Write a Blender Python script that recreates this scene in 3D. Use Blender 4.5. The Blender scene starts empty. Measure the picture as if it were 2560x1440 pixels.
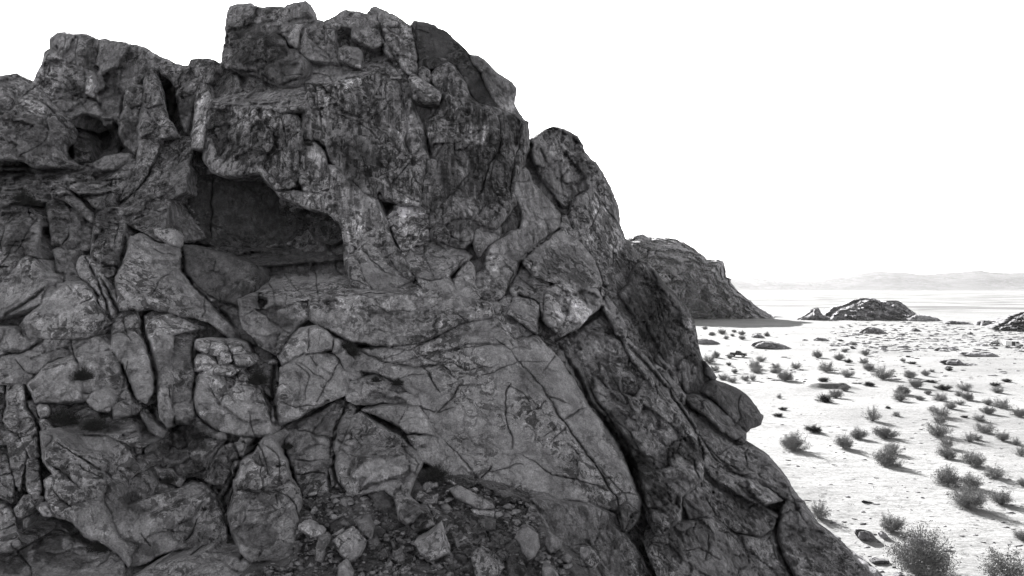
import bpy, math, random
import numpy as np
from mathutils import Vector
from mathutils.geometry import delaunay_2d_cdt

random.seed(7)
rng = np.random.default_rng(7)
scene = bpy.context.scene
col = scene.collection
R = math.radians

# ------------------------------------------------------------------ camera
F = 1900.0          # focal length in photograph pixels (2560 wide)
HORY = 720.0
H = 20.0            # drone height over the plain
cam_d = bpy.data.cameras.new("camera")
cam_d.sensor_width = 36.0
cam_d.lens = 36.0 * F / 2560.0
cam_d.clip_end = 40000
cam = bpy.data.objects.new("camera", cam_d)
col.objects.link(cam)
cam.location = (0, 0, H)
cam.rotation_euler = (R(90), 0, 0)
scene.camera = cam

# ------------------------------------------------------------------ light
SUN_AZ = R(-13.0)   # from +Y towards -X
SUN_EL = R(20.5)
SUN_STRENGTH = 5.0
SKY_STRENGTH = 0.072
EXPOSURE = 2.2
world = bpy.data.worlds.new("World")
scene.world = world
world.use_nodes = True
wn = world.node_tree
wn.nodes.clear()
wo = wn.nodes.new("ShaderNodeOutputWorld")
bg = wn.nodes.new("ShaderNodeBackground")
sky = wn.nodes.new("ShaderNodeTexSky")
sky.sky_type = 'NISHITA'
sky.sun_disc = False
sky.sun_elevation = SUN_EL
sky.sun_rotation = SUN_AZ
sky.altitude = 900
sky.air_density = 1.0
sky.dust_density = 2.0
bw = wn.nodes.new("ShaderNodeRGBToBW")       # black-and-white photograph: grey sky light
wn.links.new(sky.outputs[0], bw.inputs[0])
wn.links.new(bw.outputs[0], bg.inputs[0])
bg.inputs[1].default_value = SKY_STRENGTH
wn.links.new(bg.outputs[0], wo.inputs[0])

sun_d = bpy.data.lights.new("sun", 'SUN')
sun_d.energy = SUN_STRENGTH
sun_d.angle = R(0.5)
sun_d.color = (1.0, 0.99, 0.98)
sun = bpy.data.objects.new("sun", sun_d)
col.objects.link(sun)
sdir = Vector((math.sin(SUN_AZ) * math.cos(SUN_EL), math.cos(SUN_AZ) * math.cos(SUN_EL), math.sin(SUN_EL)))
sun.rotation_euler = sdir.to_track_quat('Z', 'Y').to_euler()
sun.location = (0, 100, 120)

vs = scene.view_settings
vs.view_transform = 'Standard'
vs.look = 'None'
vs.gamma = 1.0
vs.use_curve_mapping = False
vs.exposure = EXPOSURE

# ------------------------------------------------------------------ numpy noise
_prm = np.random.default_rng(3)
PERM = _prm.permutation(1024).astype(np.int32)
PERM = np.concatenate([PERM, PERM])
_g = _prm.normal(size=(1024, 3)); GRAD = (_g / np.linalg.norm(_g, axis=1)[:, None]).astype(np.float32)
RND = _prm.random((1024, 7)).astype(np.float32)

def _idx(ix, iy, iz):
    a = PERM[ix & 1023]; a = PERM[(a + (iy & 1023))]
    return PERM[(a + (iz & 1023))]

def perlin(p, s=0):
    p = np.asarray(p, dtype=np.float32) + np.float32(s * 7.31 % 97)
    fl = np.floor(p); i = fl.astype(np.int32); f = p - fl
    u = f * f * f * (f * (f * 6 - 15) + 10)
    r = 0
    for dx in (0, 1):
        wx = u[:, 0] if dx else 1 - u[:, 0]
        for dy in (0, 1):
            wy = wx * (u[:, 1] if dy else 1 - u[:, 1])
            for dz in (0, 1):
                w = wy * (u[:, 2] if dz else 1 - u[:, 2])
                g = GRAD[_idx(i[:, 0] + dx, i[:, 1] + dy, i[:, 2] + dz)]
                r = r + w * ((f[:, 0] - dx) * g[:, 0] + (f[:, 1] - dy) * g[:, 1] + (f[:, 2] - dz) * g[:, 2])
    return r * 1.6

def fbm(p, o=4, s=0, lac=2.1, g=.5, ridge=False):
    r = 0; a = 1; t = 0
    p = np.asarray(p, dtype=np.float32)
    for k in range(o):
        n = perlin(p * np.float32(lac ** k) + np.float32(k * 13.7), s + k)
        if ridge: n = 1 - 2 * np.abs(n)
        r = r + a * n; t += a; a *= g
    return r / t

def facets(p, s=0):
    """chipped planes: nearest jittered cell with its own tilt; also F2-F1"""
    p = np.asarray(p, dtype=np.float32) + np.float32(s * 5.17 % 89)
    fl = np.floor(p); i = fl.astype(np.int32); f = p - fl
    n = len(p)
    b1 = np.full(n, 9., np.float32); b2 = b1.copy(); val = np.zeros(n, np.float32)
    for dx in (-1, 0, 1):
        for dy in (-1, 0, 1):
            for dz in (-1, 0, 1):
                h = RND[_idx(i[:, 0] + dx, i[:, 1] + dy, i[:, 2] + dz)]
                d = f - (h[:, :3] + np.array([dx, dy, dz], np.float32))
                dist = np.sqrt((d * d).sum(1))
                v = (d * (h[:, 3:6] - .5)).sum(1) * 2 + (h[:, 6] - .5) * .5
                near = dist < b1
                b2 = np.where(near, b1, np.minimum(b2, dist))
                val = np.where(near, v, val)
                b1 = np.where(near, dist, b1)
    return val, b2 - b1

# ------------------------------------------------------------------ small helpers
def px(x, y, D):
    """point of the place seen at photograph pixel x, y at forward distance D"""
    return ((x - 1280.) / F * D, D, H - (y - HORY) / F * D)

def tag(o, label=None, cat=None, group=None, kind=None):
    if label: o['label'] = label
    if cat: o['category'] = cat
    if group: o['group'] = group
    if kind: o['kind'] = kind
    return o

def mesh_obj(name, V, Fc, mat, parent=None, smooth=True, origin=None, attrs=None):
    V = np.asarray(V, dtype=np.float64).reshape(-1, 3)
    if origin is None: origin = V.mean(0)
    origin = np.array(origin, dtype=float)
    me = bpy.data.meshes.new(name)
    Fc = [list(map(int, f)) for f in Fc] if not isinstance(Fc, np.ndarray) else Fc
    if isinstance(Fc, np.ndarray):
        n, k = Fc.shape
        me.vertices.add(len(V)); me.loops.add(n * k); me.polygons.add(n)
        me.vertices.foreach_set('co', (V - origin).astype(np.float32).ravel())
        me.loops.foreach_set('vertex_index', Fc.astype(np.int32).ravel())
        me.polygons.foreach_set('loop_start', (np.arange(n) * k).astype(np.int32))
        me.update(calc_edges=True)
        me.validate()
    else:
        me.from_pydata((V - origin).tolist(), [], Fc)
    if smooth: me.polygons.foreach_set('use_smooth', [True] * len(me.polygons))
    if attrs:
        for k, a in attrs.items():
            at = me.attributes.new(k, 'FLOAT', 'POINT')
            if len(a) == len(me.vertices): at.data.foreach_set('value', np.asarray(a, dtype=np.float32))
    me.materials.append(mat)
    o = bpy.data.objects.new(name, me)
    col.objects.link(o)
    o.location = origin
    if parent is not None:
        o.parent = parent
        o.location = origin - np.array(parent.location)
    me.update()
    return o

def empty(name, loc, **k):
    o = bpy.data.objects.new(name, None)
    o.empty_display_size = .5
    col.objects.link(o)
    o.location = loc
    tag(o, **k)
    return o

# ------------------------------------------------------------------ materials
def new_mat(name):
    m = bpy.data.materials.new(name); m.use_nodes = True
    nt = m.node_tree; b = nt.nodes['Principled BSDF']
    return m, nt, b

def grey(v): return (v, v * .985, v * 1.02, 1)

def nd(nt, t, **k):
    n = nt.nodes.new(t)
    for a, v in k.items(): setattr(n, a, v)
    return n

def mathn(nt, op, a, b=None, clamp=False):
    n = nt.nodes.new('ShaderNodeMath'); n.operation = op; n.use_clamp = clamp
    for i, v in enumerate((a, b)):
        if v is None: continue
        if isinstance(v, (int, float)): n.inputs[i].default_value = v
        else: nt.links.new(v, n.inputs[i])
    return n.outputs[0]

def ramp(nt, inp, lo, hi, a=0., b=1.):
    n = nt.nodes.new('ShaderNodeMapRange'); n.interpolation_type = 'SMOOTHSTEP'
    nt.links.new(inp, n.inputs[0])
    n.inputs[1].default_value = lo; n.inputs[2].default_value = hi
    n.inputs[3].default_value = a; n.inputs[4].default_value = b
    return n.outputs[0]

def noise_tex(nt, vec, scale, detail=5, rough=.6, dist=0., mp=None):
    if mp:
        m = nt.nodes.new('ShaderNodeMapping'); m.inputs['Scale'].default_value = mp
        nt.links.new(vec, m.inputs[0]); vec = m.outputs[0]
    n = nt.nodes.new('ShaderNodeTexNoise')
    nt.links.new(vec, n.inputs['Vector'])
    n.inputs['Scale'].default_value = scale; n.inputs['Detail'].default_value = detail
    n.inputs['Roughness'].default_value = rough; n.inputs['Distortion'].default_value = dist
    return n.outputs[0]

def rock_material(name, k=1.0, gain=1., use_attr=True, base=.15, bump=.12, scale=1.0, crackle=True):
    m, nt, b = new_mat(name)
    pos = nd(nt, 'ShaderNodeNewGeometry').outputs['Position']
    if use_attr:
        at = nd(nt, 'ShaderNodeAttribute', attribute_name='tone').outputs['Fac']
        st = nd(nt, 'ShaderNodeAttribute', attribute_name='streak').outputs['Fac']
    n1 = noise_tex(nt, pos, .55 * k, 6, .62, .6)
    n2 = noise_tex(nt, pos, 2.3 * k, 6, .68, .9)
    n3 = noise_tex(nt, pos, 11. * k, 4, .7)
    base_v = at if use_attr else None
    v = ramp(nt, n1, .3, .7, .68, 1.36)
    # pale weathered patches and dark varnish patches with crisp edges
    msk = ramp(nt, noise_tex(nt, pos, .2 * k, 3, .6), .42, .56, .12, 1.)
    pale = ramp(nt, n2, .54, .56, 0., .9)
    dark = ramp(nt, noise_tex(nt, pos, 1.1 * k, 9, .66, 1.6), .52, .533, 0., .68)
    spots = ramp(nt, noise_tex(nt, pos, 5.5 * k, 4, .7, .5), .58, .62, 0., .6)
    pale = mathn(nt, 'MULTIPLY', pale, msk); dark = mathn(nt, 'MULTIPLY', dark, msk)
    dark = mathn(nt, 'MAXIMUM', dark, mathn(nt, 'MULTIPLY', spots, msk))
    fine = ramp(nt, n3, .32, .68, .74, 1.26)
    v = mathn(nt, 'MULTIPLY', v, fine)
    v = mathn(nt, 'MULTIPLY', v, mathn(nt, 'ADD', 1., mathn(nt, 'MULTIPLY', pale, .6)))
    v = mathn(nt, 'MULTIPLY', v, mathn(nt, 'SUBTRACT', 1., dark))
    if use_attr:
        sv = noise_tex(nt, pos, 1.0, 6, .68, .4, mp=(2.6, 2.6, .13))
        sd = ramp(nt, sv, .48, .56, 0., .72)
        sl = ramp(nt, sv, .43, .34, 0., .9)
        v = mathn(nt, 'MULTIPLY', v, mathn(nt, 'SUBTRACT', 1., mathn(nt, 'MULTIPLY', sd, st)))
        v = mathn(nt, 'MULTIPLY', v, mathn(nt, 'ADD', 1., mathn(nt, 'MULTIPLY', sl, st)))
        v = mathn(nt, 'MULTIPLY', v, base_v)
    else:
        v = mathn(nt, 'MULTIPLY', v, base)
    v = mathn(nt, 'MULTIPLY', v, gain)
    cc = nd(nt, 'ShaderNodeCombineColor')
    nt.links.new(v, cc.inputs[0]); nt.links.new(mathn(nt, 'MULTIPLY', v, .985), cc.inputs[1]); nt.links.new(mathn(nt, 'MULTIPLY', v, 1.03), cc.inputs[2])
    nt.links.new(cc.outputs[0], b.inputs['Base Color'])
    b.inputs['Roughness'].default_value = .92
    b.inputs['Specular IOR Level'].default_value = .25
    # relief: grain + hairline fractures
    hgt = mathn(nt, 'ADD', mathn(nt, 'MULTIPLY', noise_tex(nt, pos, 1.6 * k, 9, .72, .4), 1.0), mathn(nt, 'MULTIPLY', noise_tex(nt, pos, 9. * k, 5, .7), .22))
    if crackle:
        vo = nd(nt, 'ShaderNodeTexVoronoi', feature='DISTANCE_TO_EDGE')
        wv = nd(nt, 'ShaderNodeVectorMath', operation='ADD')
        nz = nd(nt, 'ShaderNodeTexNoise'); nz.inputs['Scale'].default_value = .9 * k; nz.inputs['Detail'].default_value = 4
        nt.links.new(pos, nz.inputs['Vector'])
        sc = nd(nt, 'ShaderNodeVectorMath', operation='SCALE'); sc.inputs['Scale'].default_value = 2.2 / k
        nt.links.new(nz.outputs[1], sc.inputs[0])
        nt.links.new(pos, wv.inputs[0]); nt.links.new(sc.outputs[0], wv.inputs[1])
        mp = nd(nt, 'ShaderNodeMapping'); mp.inputs['Scale'].default_value = (1, 1, .6); mp.inputs['Rotation'].default_value = (0, .5, 0)
        nt.links.new(wv.outputs[0], mp.inputs[0]); nt.links.new(mp.outputs[0], vo.inputs['Vector'])
        vo.inputs['Scale'].default_value = .55 * k
        cr = ramp(nt, vo.outputs['Distance'], 0., .022, -.30, 0.)
        hgt = mathn(nt, 'ADD', hgt, cr)
    bp = nd(nt, 'ShaderNodeBump'); bp.inputs['Strength'].default_value = 1.0; bp.inputs['Distance'].default_value = bump * 4 / k
    nt.links.new(hgt, bp.inputs['Height']); nt.links.new(bp.outputs[0], b.inputs['Normal'])
    return m

M_ROCK = rock_material('crag_rock', gain=2.0)
M_LOOSE = rock_material('loose_rock', gain=1.8, k=2.2, crackle=False, bump=.10)
M_HILL = rock_material('hill_rock', gain=1.4, k=.16, crackle=True, bump=.035)
M_FLAT = rock_material('plain_rock', k=.8, bump=.1)

def flat_mat(name, v, rough=.8, metal=0., spec=.3):
    m, nt, b = new_mat(name)
    pos = nd(nt, 'ShaderNodeNewGeometry').outputs['Position']
    n = ramp(nt, noise_tex(nt, pos, 6, 4), .3, .7, .8 * v, 1.2 * v)
    cc = nd(nt, 'ShaderNodeCombineColor')
    for i in range(3): nt.links.new(n, cc.inputs[i])
    nt.links.new(cc.outputs[0], b.inputs['Base Color'])
    b.inputs['Roughness'].default_value = rough; b.inputs['Metallic'].default_value = metal
    b.inputs['Specular IOR Level'].default_value = spec
    return m

# ------------------------------------------------------------------ ground
def gz(x, y):
    x = np.atleast_1d(np.asarray(x, float)); y = np.atleast_1d(np.asarray(y, float))
    z0 = np.zeros_like(x)
    fade = np.clip(1 - (y - 150) / 500, .15, 1)
    z = .35 * perlin(np.stack([x / 21, y / 21, z0], 1), 91) * fade
    z += .10 * perlin(np.stack([x / 5.5, y / 5.5, z0 + 3], 1), 92) * fade
    z += .035 * perlin(np.stack([x / 1.7, y / 1.7, z0 + 5], 1), 94) * np.clip(1 - (y - 60) / 120, 0, 1)
    # dug bank with its steep side towards the camera
    u = (x - 64.2) / 5.0
    front = 151.5 + 3.0 * np.clip(u, -1.2, 1.2) ** 2
    w = np.clip((1 - np.abs(u)) / .55, 0, 1); w = w * w * (3 - 2 * w)
    rise = np.clip((y - front) / .35, 0, 1)
    fall = np.clip(1 - (y - front - 1.0) / 16, 0, 1)
    z += (.78 + .12 * perlin(np.stack([x / 1.5, y / 1.5, z0], 1), 96)) * w * rise * fall
    return z

def g1(x, y): return float(gz(x, y)[0])

def ground_px(x, y):
    """ground point seen at photograph pixel"""
    D = F * H / (y - HORY)
    for _ in range(2):
        X = (x - 1280.) / F * D
        D = F * (H - g1(X, D)) / (y - HORY)
    X = (x - 1280.) / F * D
    return X, D, g1(X, D)

def build_ground():
    d = [2.0]
    while d[-1] < 14000:
        r = d[-1]
        k = 1.25 if r < 35 else (1.002 if 147 < r < 160 else 1.0045 if r < 330 else (1.02 if r < 900 else 1.12))
        d.append(r * k)
    d = np.array(d)
    a = list(np.arange(-180, -40, 6.)) + list(np.arange(-40, 8, 1.2)) + list(np.arange(8, 38, .15)) + list(np.arange(38, 60, 1.5)) + list(np.arange(60, 180, 6.))
    a = np.radians(np.array(a))
    na, nr = len(a), len(d)
    A, D = np.meshgrid(a, d)
    X = (np.sin(A) * D).ravel(); Y = (np.cos(A) * D).ravel()
    Z = gz(X, Y)
    far = np.hypot(X, Y) > 900
    Z[far] *= .2
    V = np.stack([X, Y, Z], 1)
    V = np.vstack([V, [[0, 0, 0]]])
    i = np.arange(nr - 1)[:, None] * na + np.arange(na)[None, :]
    j = np.arange(nr - 1)[:, None] * na + ((np.arange(na) + 1) % na)[None, :]
    q = np.stack([i.ravel(), (i + na).ravel(), (j + na).ravel(), j.ravel()], 1)
    q = q[:, ::-1].copy()
    m, nt, b = new_mat('desert_sand')
    pos = nd(nt, 'ShaderNodeNewGeometry').outputs['Position']
    big = ramp(nt, noise_tex(nt, pos, .035, 5, .6, .3), .3, .7, .84, 1.16)
    peb = ramp(nt, noise_tex(nt, pos, .55, 9, .8, 1., mp=(1., 2.2, 1.)), .52, .62, 1.04, .55)
    fine = ramp(nt, noise_tex(nt, pos, 2.6, 7, .85, .4, mp=(1., 1.8, 1.)), .40, .62, 1.12, .62)
    spk = ramp(nt, noise_tex(nt, pos, 1.3, 6, .9), .60, .64, 1., .35)
    peb = mathn(nt, 'MULTIPLY', peb, spk)
    # sparse vegetation bands far out on the playa
    band = ramp(nt, noise_tex(nt, pos, 1., 5, .62, .5, mp=(.007, .010, 1.)), .46, .60, 0., .6)
    sep = nd(nt, 'ShaderNodeSeparateXYZ'); nt.links.new(pos, sep.inputs[0])
    farm = ramp(nt, sep.outputs[1], 520, 760, 0., 1.)
    band = mathn(nt, 'SUBTRACT', 1., mathn(nt, 'MULTIPLY', band, farm))
    # pale wheel tracks: two rings and a worn path
    vx = sep.outputs[0]; vy = sep.outputs[1]
    wob = mathn(nt, 'MULTIPLY', mathn(nt, 'SUBTRACT', noise_tex(nt, pos, .06, 3), .5), 14.)
    tr = None
    for (cx, cy, rr, wd) in ((60., 132., 26., .35), (60., 132., 27.8, .35), (95., 110., 58., .3), (95., 110., 59.8, .3)):
        dx = mathn(nt, 'SUBTRACT', vx, cx); dy = mathn(nt, 'SUBTRACT', vy, cy)
        dd = mathn(nt, 'SQRT', mathn(nt, 'ADD', mathn(nt, 'MULTIPLY', dx, dx), mathn(nt, 'MULTIPLY', dy, dy)))
        e = mathn(nt, 'ABSOLUTE', mathn(nt, 'SUBTRACT', mathn(nt, 'ADD', dd, wob), rr))
        t = ramp(nt, e, wd * .5, wd * 1.6, .22, 0.)
        tr = t if tr is None else mathn(nt, 'MAXIMUM', tr, t)
    v = mathn(nt, 'MULTIPLY', big, peb); v = mathn(nt, 'MULTIPLY', v, fine)
    v = mathn(nt, 'MULTIPLY', v, band)
    # bank face darkened in the sand colour to paint in its shade
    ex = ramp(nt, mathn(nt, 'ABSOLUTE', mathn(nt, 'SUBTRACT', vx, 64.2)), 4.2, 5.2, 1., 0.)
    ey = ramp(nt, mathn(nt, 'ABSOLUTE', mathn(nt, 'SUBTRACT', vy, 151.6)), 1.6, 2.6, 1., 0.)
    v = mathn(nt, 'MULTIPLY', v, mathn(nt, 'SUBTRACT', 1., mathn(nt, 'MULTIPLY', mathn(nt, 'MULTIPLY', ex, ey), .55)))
    v = mathn(nt, 'MULTIPLY', v, mathn(nt, 'ADD', 1., tr))
    v = mathn(nt, 'MULTIPLY', v, SAND)
    cc = nd(nt, 'ShaderNodeCombineColor')
    for k in range(3): nt.links.new(v, cc.inputs[k])
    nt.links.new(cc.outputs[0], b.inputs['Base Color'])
    b.inputs['Roughness'].default_value = .95
    b.inputs['Specular IOR Level'].default_value = .1
    hg = mathn(nt, 'ADD', noise_tex(nt, pos, .8, 8, .75, .6), mathn(nt, 'MULTIPLY', noise_tex(nt, pos, .25, 3, .5, mp=(1, 3, 1)), 1.2))
    bp = nd(nt, 'ShaderNodeBump'); bp.inputs['Distance'].default_value = .12; bp.inputs['Strength'].default_value = .8
    nt.links.new(hg, bp.inputs['Height']); nt.links.new(bp.outputs[0], b.inputs['Normal'])
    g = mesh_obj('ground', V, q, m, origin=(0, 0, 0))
    tag(g, kind='structure')

SAND = .27
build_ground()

# ------------------------------------------------------------------ distant mountains
def build_mountains():
    prof = [(1500, 684), (1700, 686), (1830, 690), (1860, 699), (1880, 694), (1897, 692), (1915, 697), (1935, 696), (1960, 702), (1985, 705), (2010, 702), (2060, 703), (2090, 697), (2130, 690),
            (2160, 683), (2185, 679), (2230, 677), (2270, 679), (2310, 685), (2360, 684), (2400, 679), (2430, 676), (2460, 674), (2500, 679), (2540, 682), (2580, 680), (2700, 690), (3000, 684), (3400, 700)]
    pxs = np.array([p[0] for p in prof]); pys = np.array([p[1] for p in prof])
    nx, ny = 420, 60
    xs = np.linspace(1500, 3400, nx)
    t = np.linspace(0, 1, ny)
    Y0, Y1 = 5600., 9500.
    V = np.zeros((ny, nx, 3))
    crest = np.interp(xs, pxs, pys)
    ang = (xs - 1280) / F
    for r in range(ny):
        Y = Y0 + (Y1 - Y0) * t[r]
        X = ang * 7000 * (1 + (t[r] - .4) * .25)
        top = H + (HORY - crest) / F * 7200.
        p = np.stack([X / 700, np.full(nx, Y) / 700, np.zeros(nx)], 1)
        rid = fbm(p, 5, 41, ridge=True)
        e = np.clip(t[r] / .42, 0, 1) if t[r] < .42 else np.clip((1 - t[r]) / .58, 0, 1)
        e = e * e * (3 - 2 * e)
        V[r, :, 0] = X; V[r, :, 1] = Y
        V[r, :, 2] = top * e * (.86 + .14 * rid) + rid * 16 * e * (1 - abs(e - .5)) - 3
    i = (np.arange(ny - 1)[:, None] * nx + np.arange(nx - 1)[None, :]).ravel()
    q = np.stack([i, i + 1, i + nx + 1, i + nx], 1)
    m = rock_material('mountain_rock', k=.012, use_attr=False, base=.085, crackle=False, bump=.06)
    o = mesh_obj('mountains', V.reshape(-1, 3), q, m)
    tag(o, kind='structure')
build_mountains()

# ------------------------------------------------------------------ rock builder
def densify(poly, step):
    P = np.array(poly, float).reshape(-1, 2)
    out = []
    n = len(P)
    for i in range(n):
        a, b = P[i], P[(i + 1) % n]
        k = max(1, int(round(np.hypot(*(b - a)) / step)))
        for j in range(k): out.append(a + (b - a) * j / k)
    return np.array(out)

def rough(P, amp, s=0):
    q = np.stack([P[:, 0], P[:, 1], np.full(len(P), s * 3.3)], 1)
    dx = perlin(q / 34., 61) + .6 * perlin(q / 13., 62) + .35 * perlin(q / 6., 65)
    dy = perlin(q / 34., 63) + .6 * perlin(q / 13., 64) + .35 * perlin(q / 6., 66)
    return P + amp * np.stack([dx, dy], 1)

def seg_dist(P, A, B, block=4000):
    out = np.full(len(P), 1e9)
    AB = B - A; L = (AB * AB).sum(1) + 1e-9
    for s in range(0, len(P), block):
        p = P[s:s + block][:, None, :]
        t = np.clip(((p - A) * AB).sum(2) / L, 0, 1)
        d = p - (A + AB * t[..., None])
        out[s:s + block] = np.sqrt((d * d).sum(2)).min(1)
    return out

def inside(P, poly):
    x, y = P[:, 0], P[:, 1]; c = np.zeros(len(P), bool)
    X, Y = poly[:, 0], poly[:, 1]; n = len(poly); j = n - 1
    for i in range(n):
        cond = ((Y[i] > y) != (Y[j] > y))
        xi = (X[j] - X[i]) * (y - Y[i]) / (Y[j] - Y[i] + 1e-12) + X[i]
        c ^= cond & (x < xi)
        j = i
    return c

# cracks traced over the crag: (points, width px, depth m)
CRACKS = []
CRA = CRB = CRW = CRD = None
_cr = random.Random(5)
def finish_cracks():
    global CRA, CRB, CRW, CRD
    A, B, W, Dp = [], [], [], []
    for pts, w, dep in CRACKS:
        P = np.array(pts, float).reshape(-1, 2)
        Q = []
        for i in range(len(P) - 1):
            k = max(1, int(np.hypot(*(P[i + 1] - P[i])) / 7))
            for j in range(k): Q.append(P[i] + (P[i + 1] - P[i]) * j / k)
        Q.append(P[-1]); Q = np.array(Q)
        Q = rough(Q, 4.2, 1)
        n = len(Q) - 1
        for i in range(n):
            A.append(Q[i]); B.append(Q[i + 1])
            tpr = min(1, 4 * min(i + .5, n - i - .5) / n + .25)
            W.append(.5 * w * (.5 + .5 * tpr) * (.7 + .6 * _cr.random())); Dp.append(dep * tpr * (.8 + .9 * _cr.random()))
    CRA, CRB, CRW, CRD = map(np.array, (A, B, W, Dp))

def crack_field(P):
    lo = P.min(0) - 12; hi = P.max(0) + 12
    mid = (CRA + CRB) / 2
    k = (mid[:, 0] > lo[0]) & (mid[:, 0] < hi[0]) & (mid[:, 1] > lo[1]) & (mid[:, 1] < hi[1])
    out = np.zeros(len(P))
    A, B, W, Dp = CRA[k], CRB[k], CRW[k], CRD[k]
    for a, b, w, dp in zip(A, B, W, Dp):
        m = np.where((np.abs(P[:, 0] - (a[0] + b[0]) / 2) < 14) & (np.abs(P[:, 1] - (a[1] + b[1]) / 2) < 14))[0]
        if not len(m): continue
        ab = b - a; L = ab @ ab + 1e-9
        t = np.clip(((P[m] - a) @ ab) / L, 0, 1)
        d = P[m] - (a + t[:, None] * ab)
        d = np.sqrt((d * d).sum(1))
        out[m] = np.maximum(out[m], dp * np.exp(-(d / w) ** 2))
    return out

# depth of the crag face, metres from the camera plane, thin plate through these points
D0_PTS = [(-60, 180, 58), (160, 90, 61), (0, 420, 52), (0, 700, 45), (0, 1000, 39.5), (0, 1440, 33), (240, 380, 57), (420, 200, 61), (300, 700, 46.5), (350, 1000, 41), (400, 1440, 34),
          (650, 10, 62), (650, 300, 57.5), (600, 640, 52), (650, 900, 45), (700, 1150, 40), (750, 1440, 34.5), (940, 30, 63), (950, 300, 58.5), (930, 620, 54), (900, 740, 49.5), (950, 900, 46.5),
          (1000, 1200, 40), (1150, 1440, 35.5), (1200, 130, 64), (1310, 300, 62), (1200, 560, 56.5), (1150, 780, 50), (1200, 1000, 45), (1300, 1240, 40.5), (1450, 1440, 37.5), (1400, 330, 67),
          (1520, 480, 67), (1400, 700, 56), (1450, 850, 52), (1500, 1050, 47.5), (1600, 1250, 43.5), (1600, 640, 66), (1740, 820, 64), (1650, 900, 57), (1700, 1100, 51), (1850, 1050, 58), (1950, 1200, 54.5),
          (1850, 1300, 48.5), (2060, 1330, 52), (2200, 1440, 50), (1800, 1440, 43.5), (2330, 1560, 49), (1700, 1600, 38), (800, 1600, 31), (-60, 1600, 30), (-100, 60, 60)]
def _tps():
    P = np.array(D0_PTS, float); n = len(P)
    X = P[:, :2] / 500.
    def U(r2): return np.where(r2 > 0, r2 * np.log(r2 + 1e-12), 0)
    d2 = ((X[:, None] - X[None]) ** 2).sum(2)
    K = U(d2) + np.eye(n) * .02
    Q = np.hstack([np.ones((n, 1)), X])
    A = np.block([[K, Q], [Q.T, np.zeros((3, 3))]])
    return X, np.linalg.solve(A, np.hstack([P[:, 2], np.zeros(3)])), U
_TX, _TW, _TU = _tps()
def D0(p):
    x = np.asarray(p, float).reshape(-1, 2) / 500.
    d2 = ((x[:, None] - _TX[None]) ** 2).sum(2)
    return _TU(d2) @ _TW[:-3] + _TW[-3] + x @ _TW[-2:]

# stains: (x, y, rx, ry, angle deg, factor on albedo)
STAINS = []
def stain_field(P, W3):
    f = np.ones(len(P))
    wx = 38 * fbm(W3 * .6, 5, 71, g=.6); wy = 38 * fbm(W3 * .6, 5, 77, g=.6)
    for (x, y, rx, ry, a, k) in STAINS:
        m = (np.abs(P[:, 0] - x) < rx + ry + 40) & (np.abs(P[:, 1] - y) < rx + ry + 40)
        if not m.any(): continue
        c, s = math.cos(R(a)), math.sin(R(a))
        dx = P[m, 0] + wx[m] - x; dy = P[m, 1] + wy[m] - y
        e = np.sqrt(((dx * c + dy * s) / rx) ** 2 + ((-dx * s + dy * c) / ry) ** 2)
        t = np.clip((1.05 - e) / .09, 0, 1); t = t * t * (3 - 2 * t)
        f[m] *= 1 + (max(.32, k ** 1.35) - 1) * t
    return f

NSEED = [0]
FRONT = []
def frontD(x, y, rad=8.):
    best = 1e9
    for lo, hi, v, d in FRONT:
        if x < lo[0] - rad or x > hi[0] + rad or y < lo[1] - rad or y > hi[1] + rad: continue
        m = (np.abs(v[:, 0] - x) < rad) & (np.abs(v[:, 1] - y) < rad)
        if m.any(): best = min(best, float(np.median(d[m])))
    return best if best < 1e8 else float(D0([[x, y]])[0])

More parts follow.
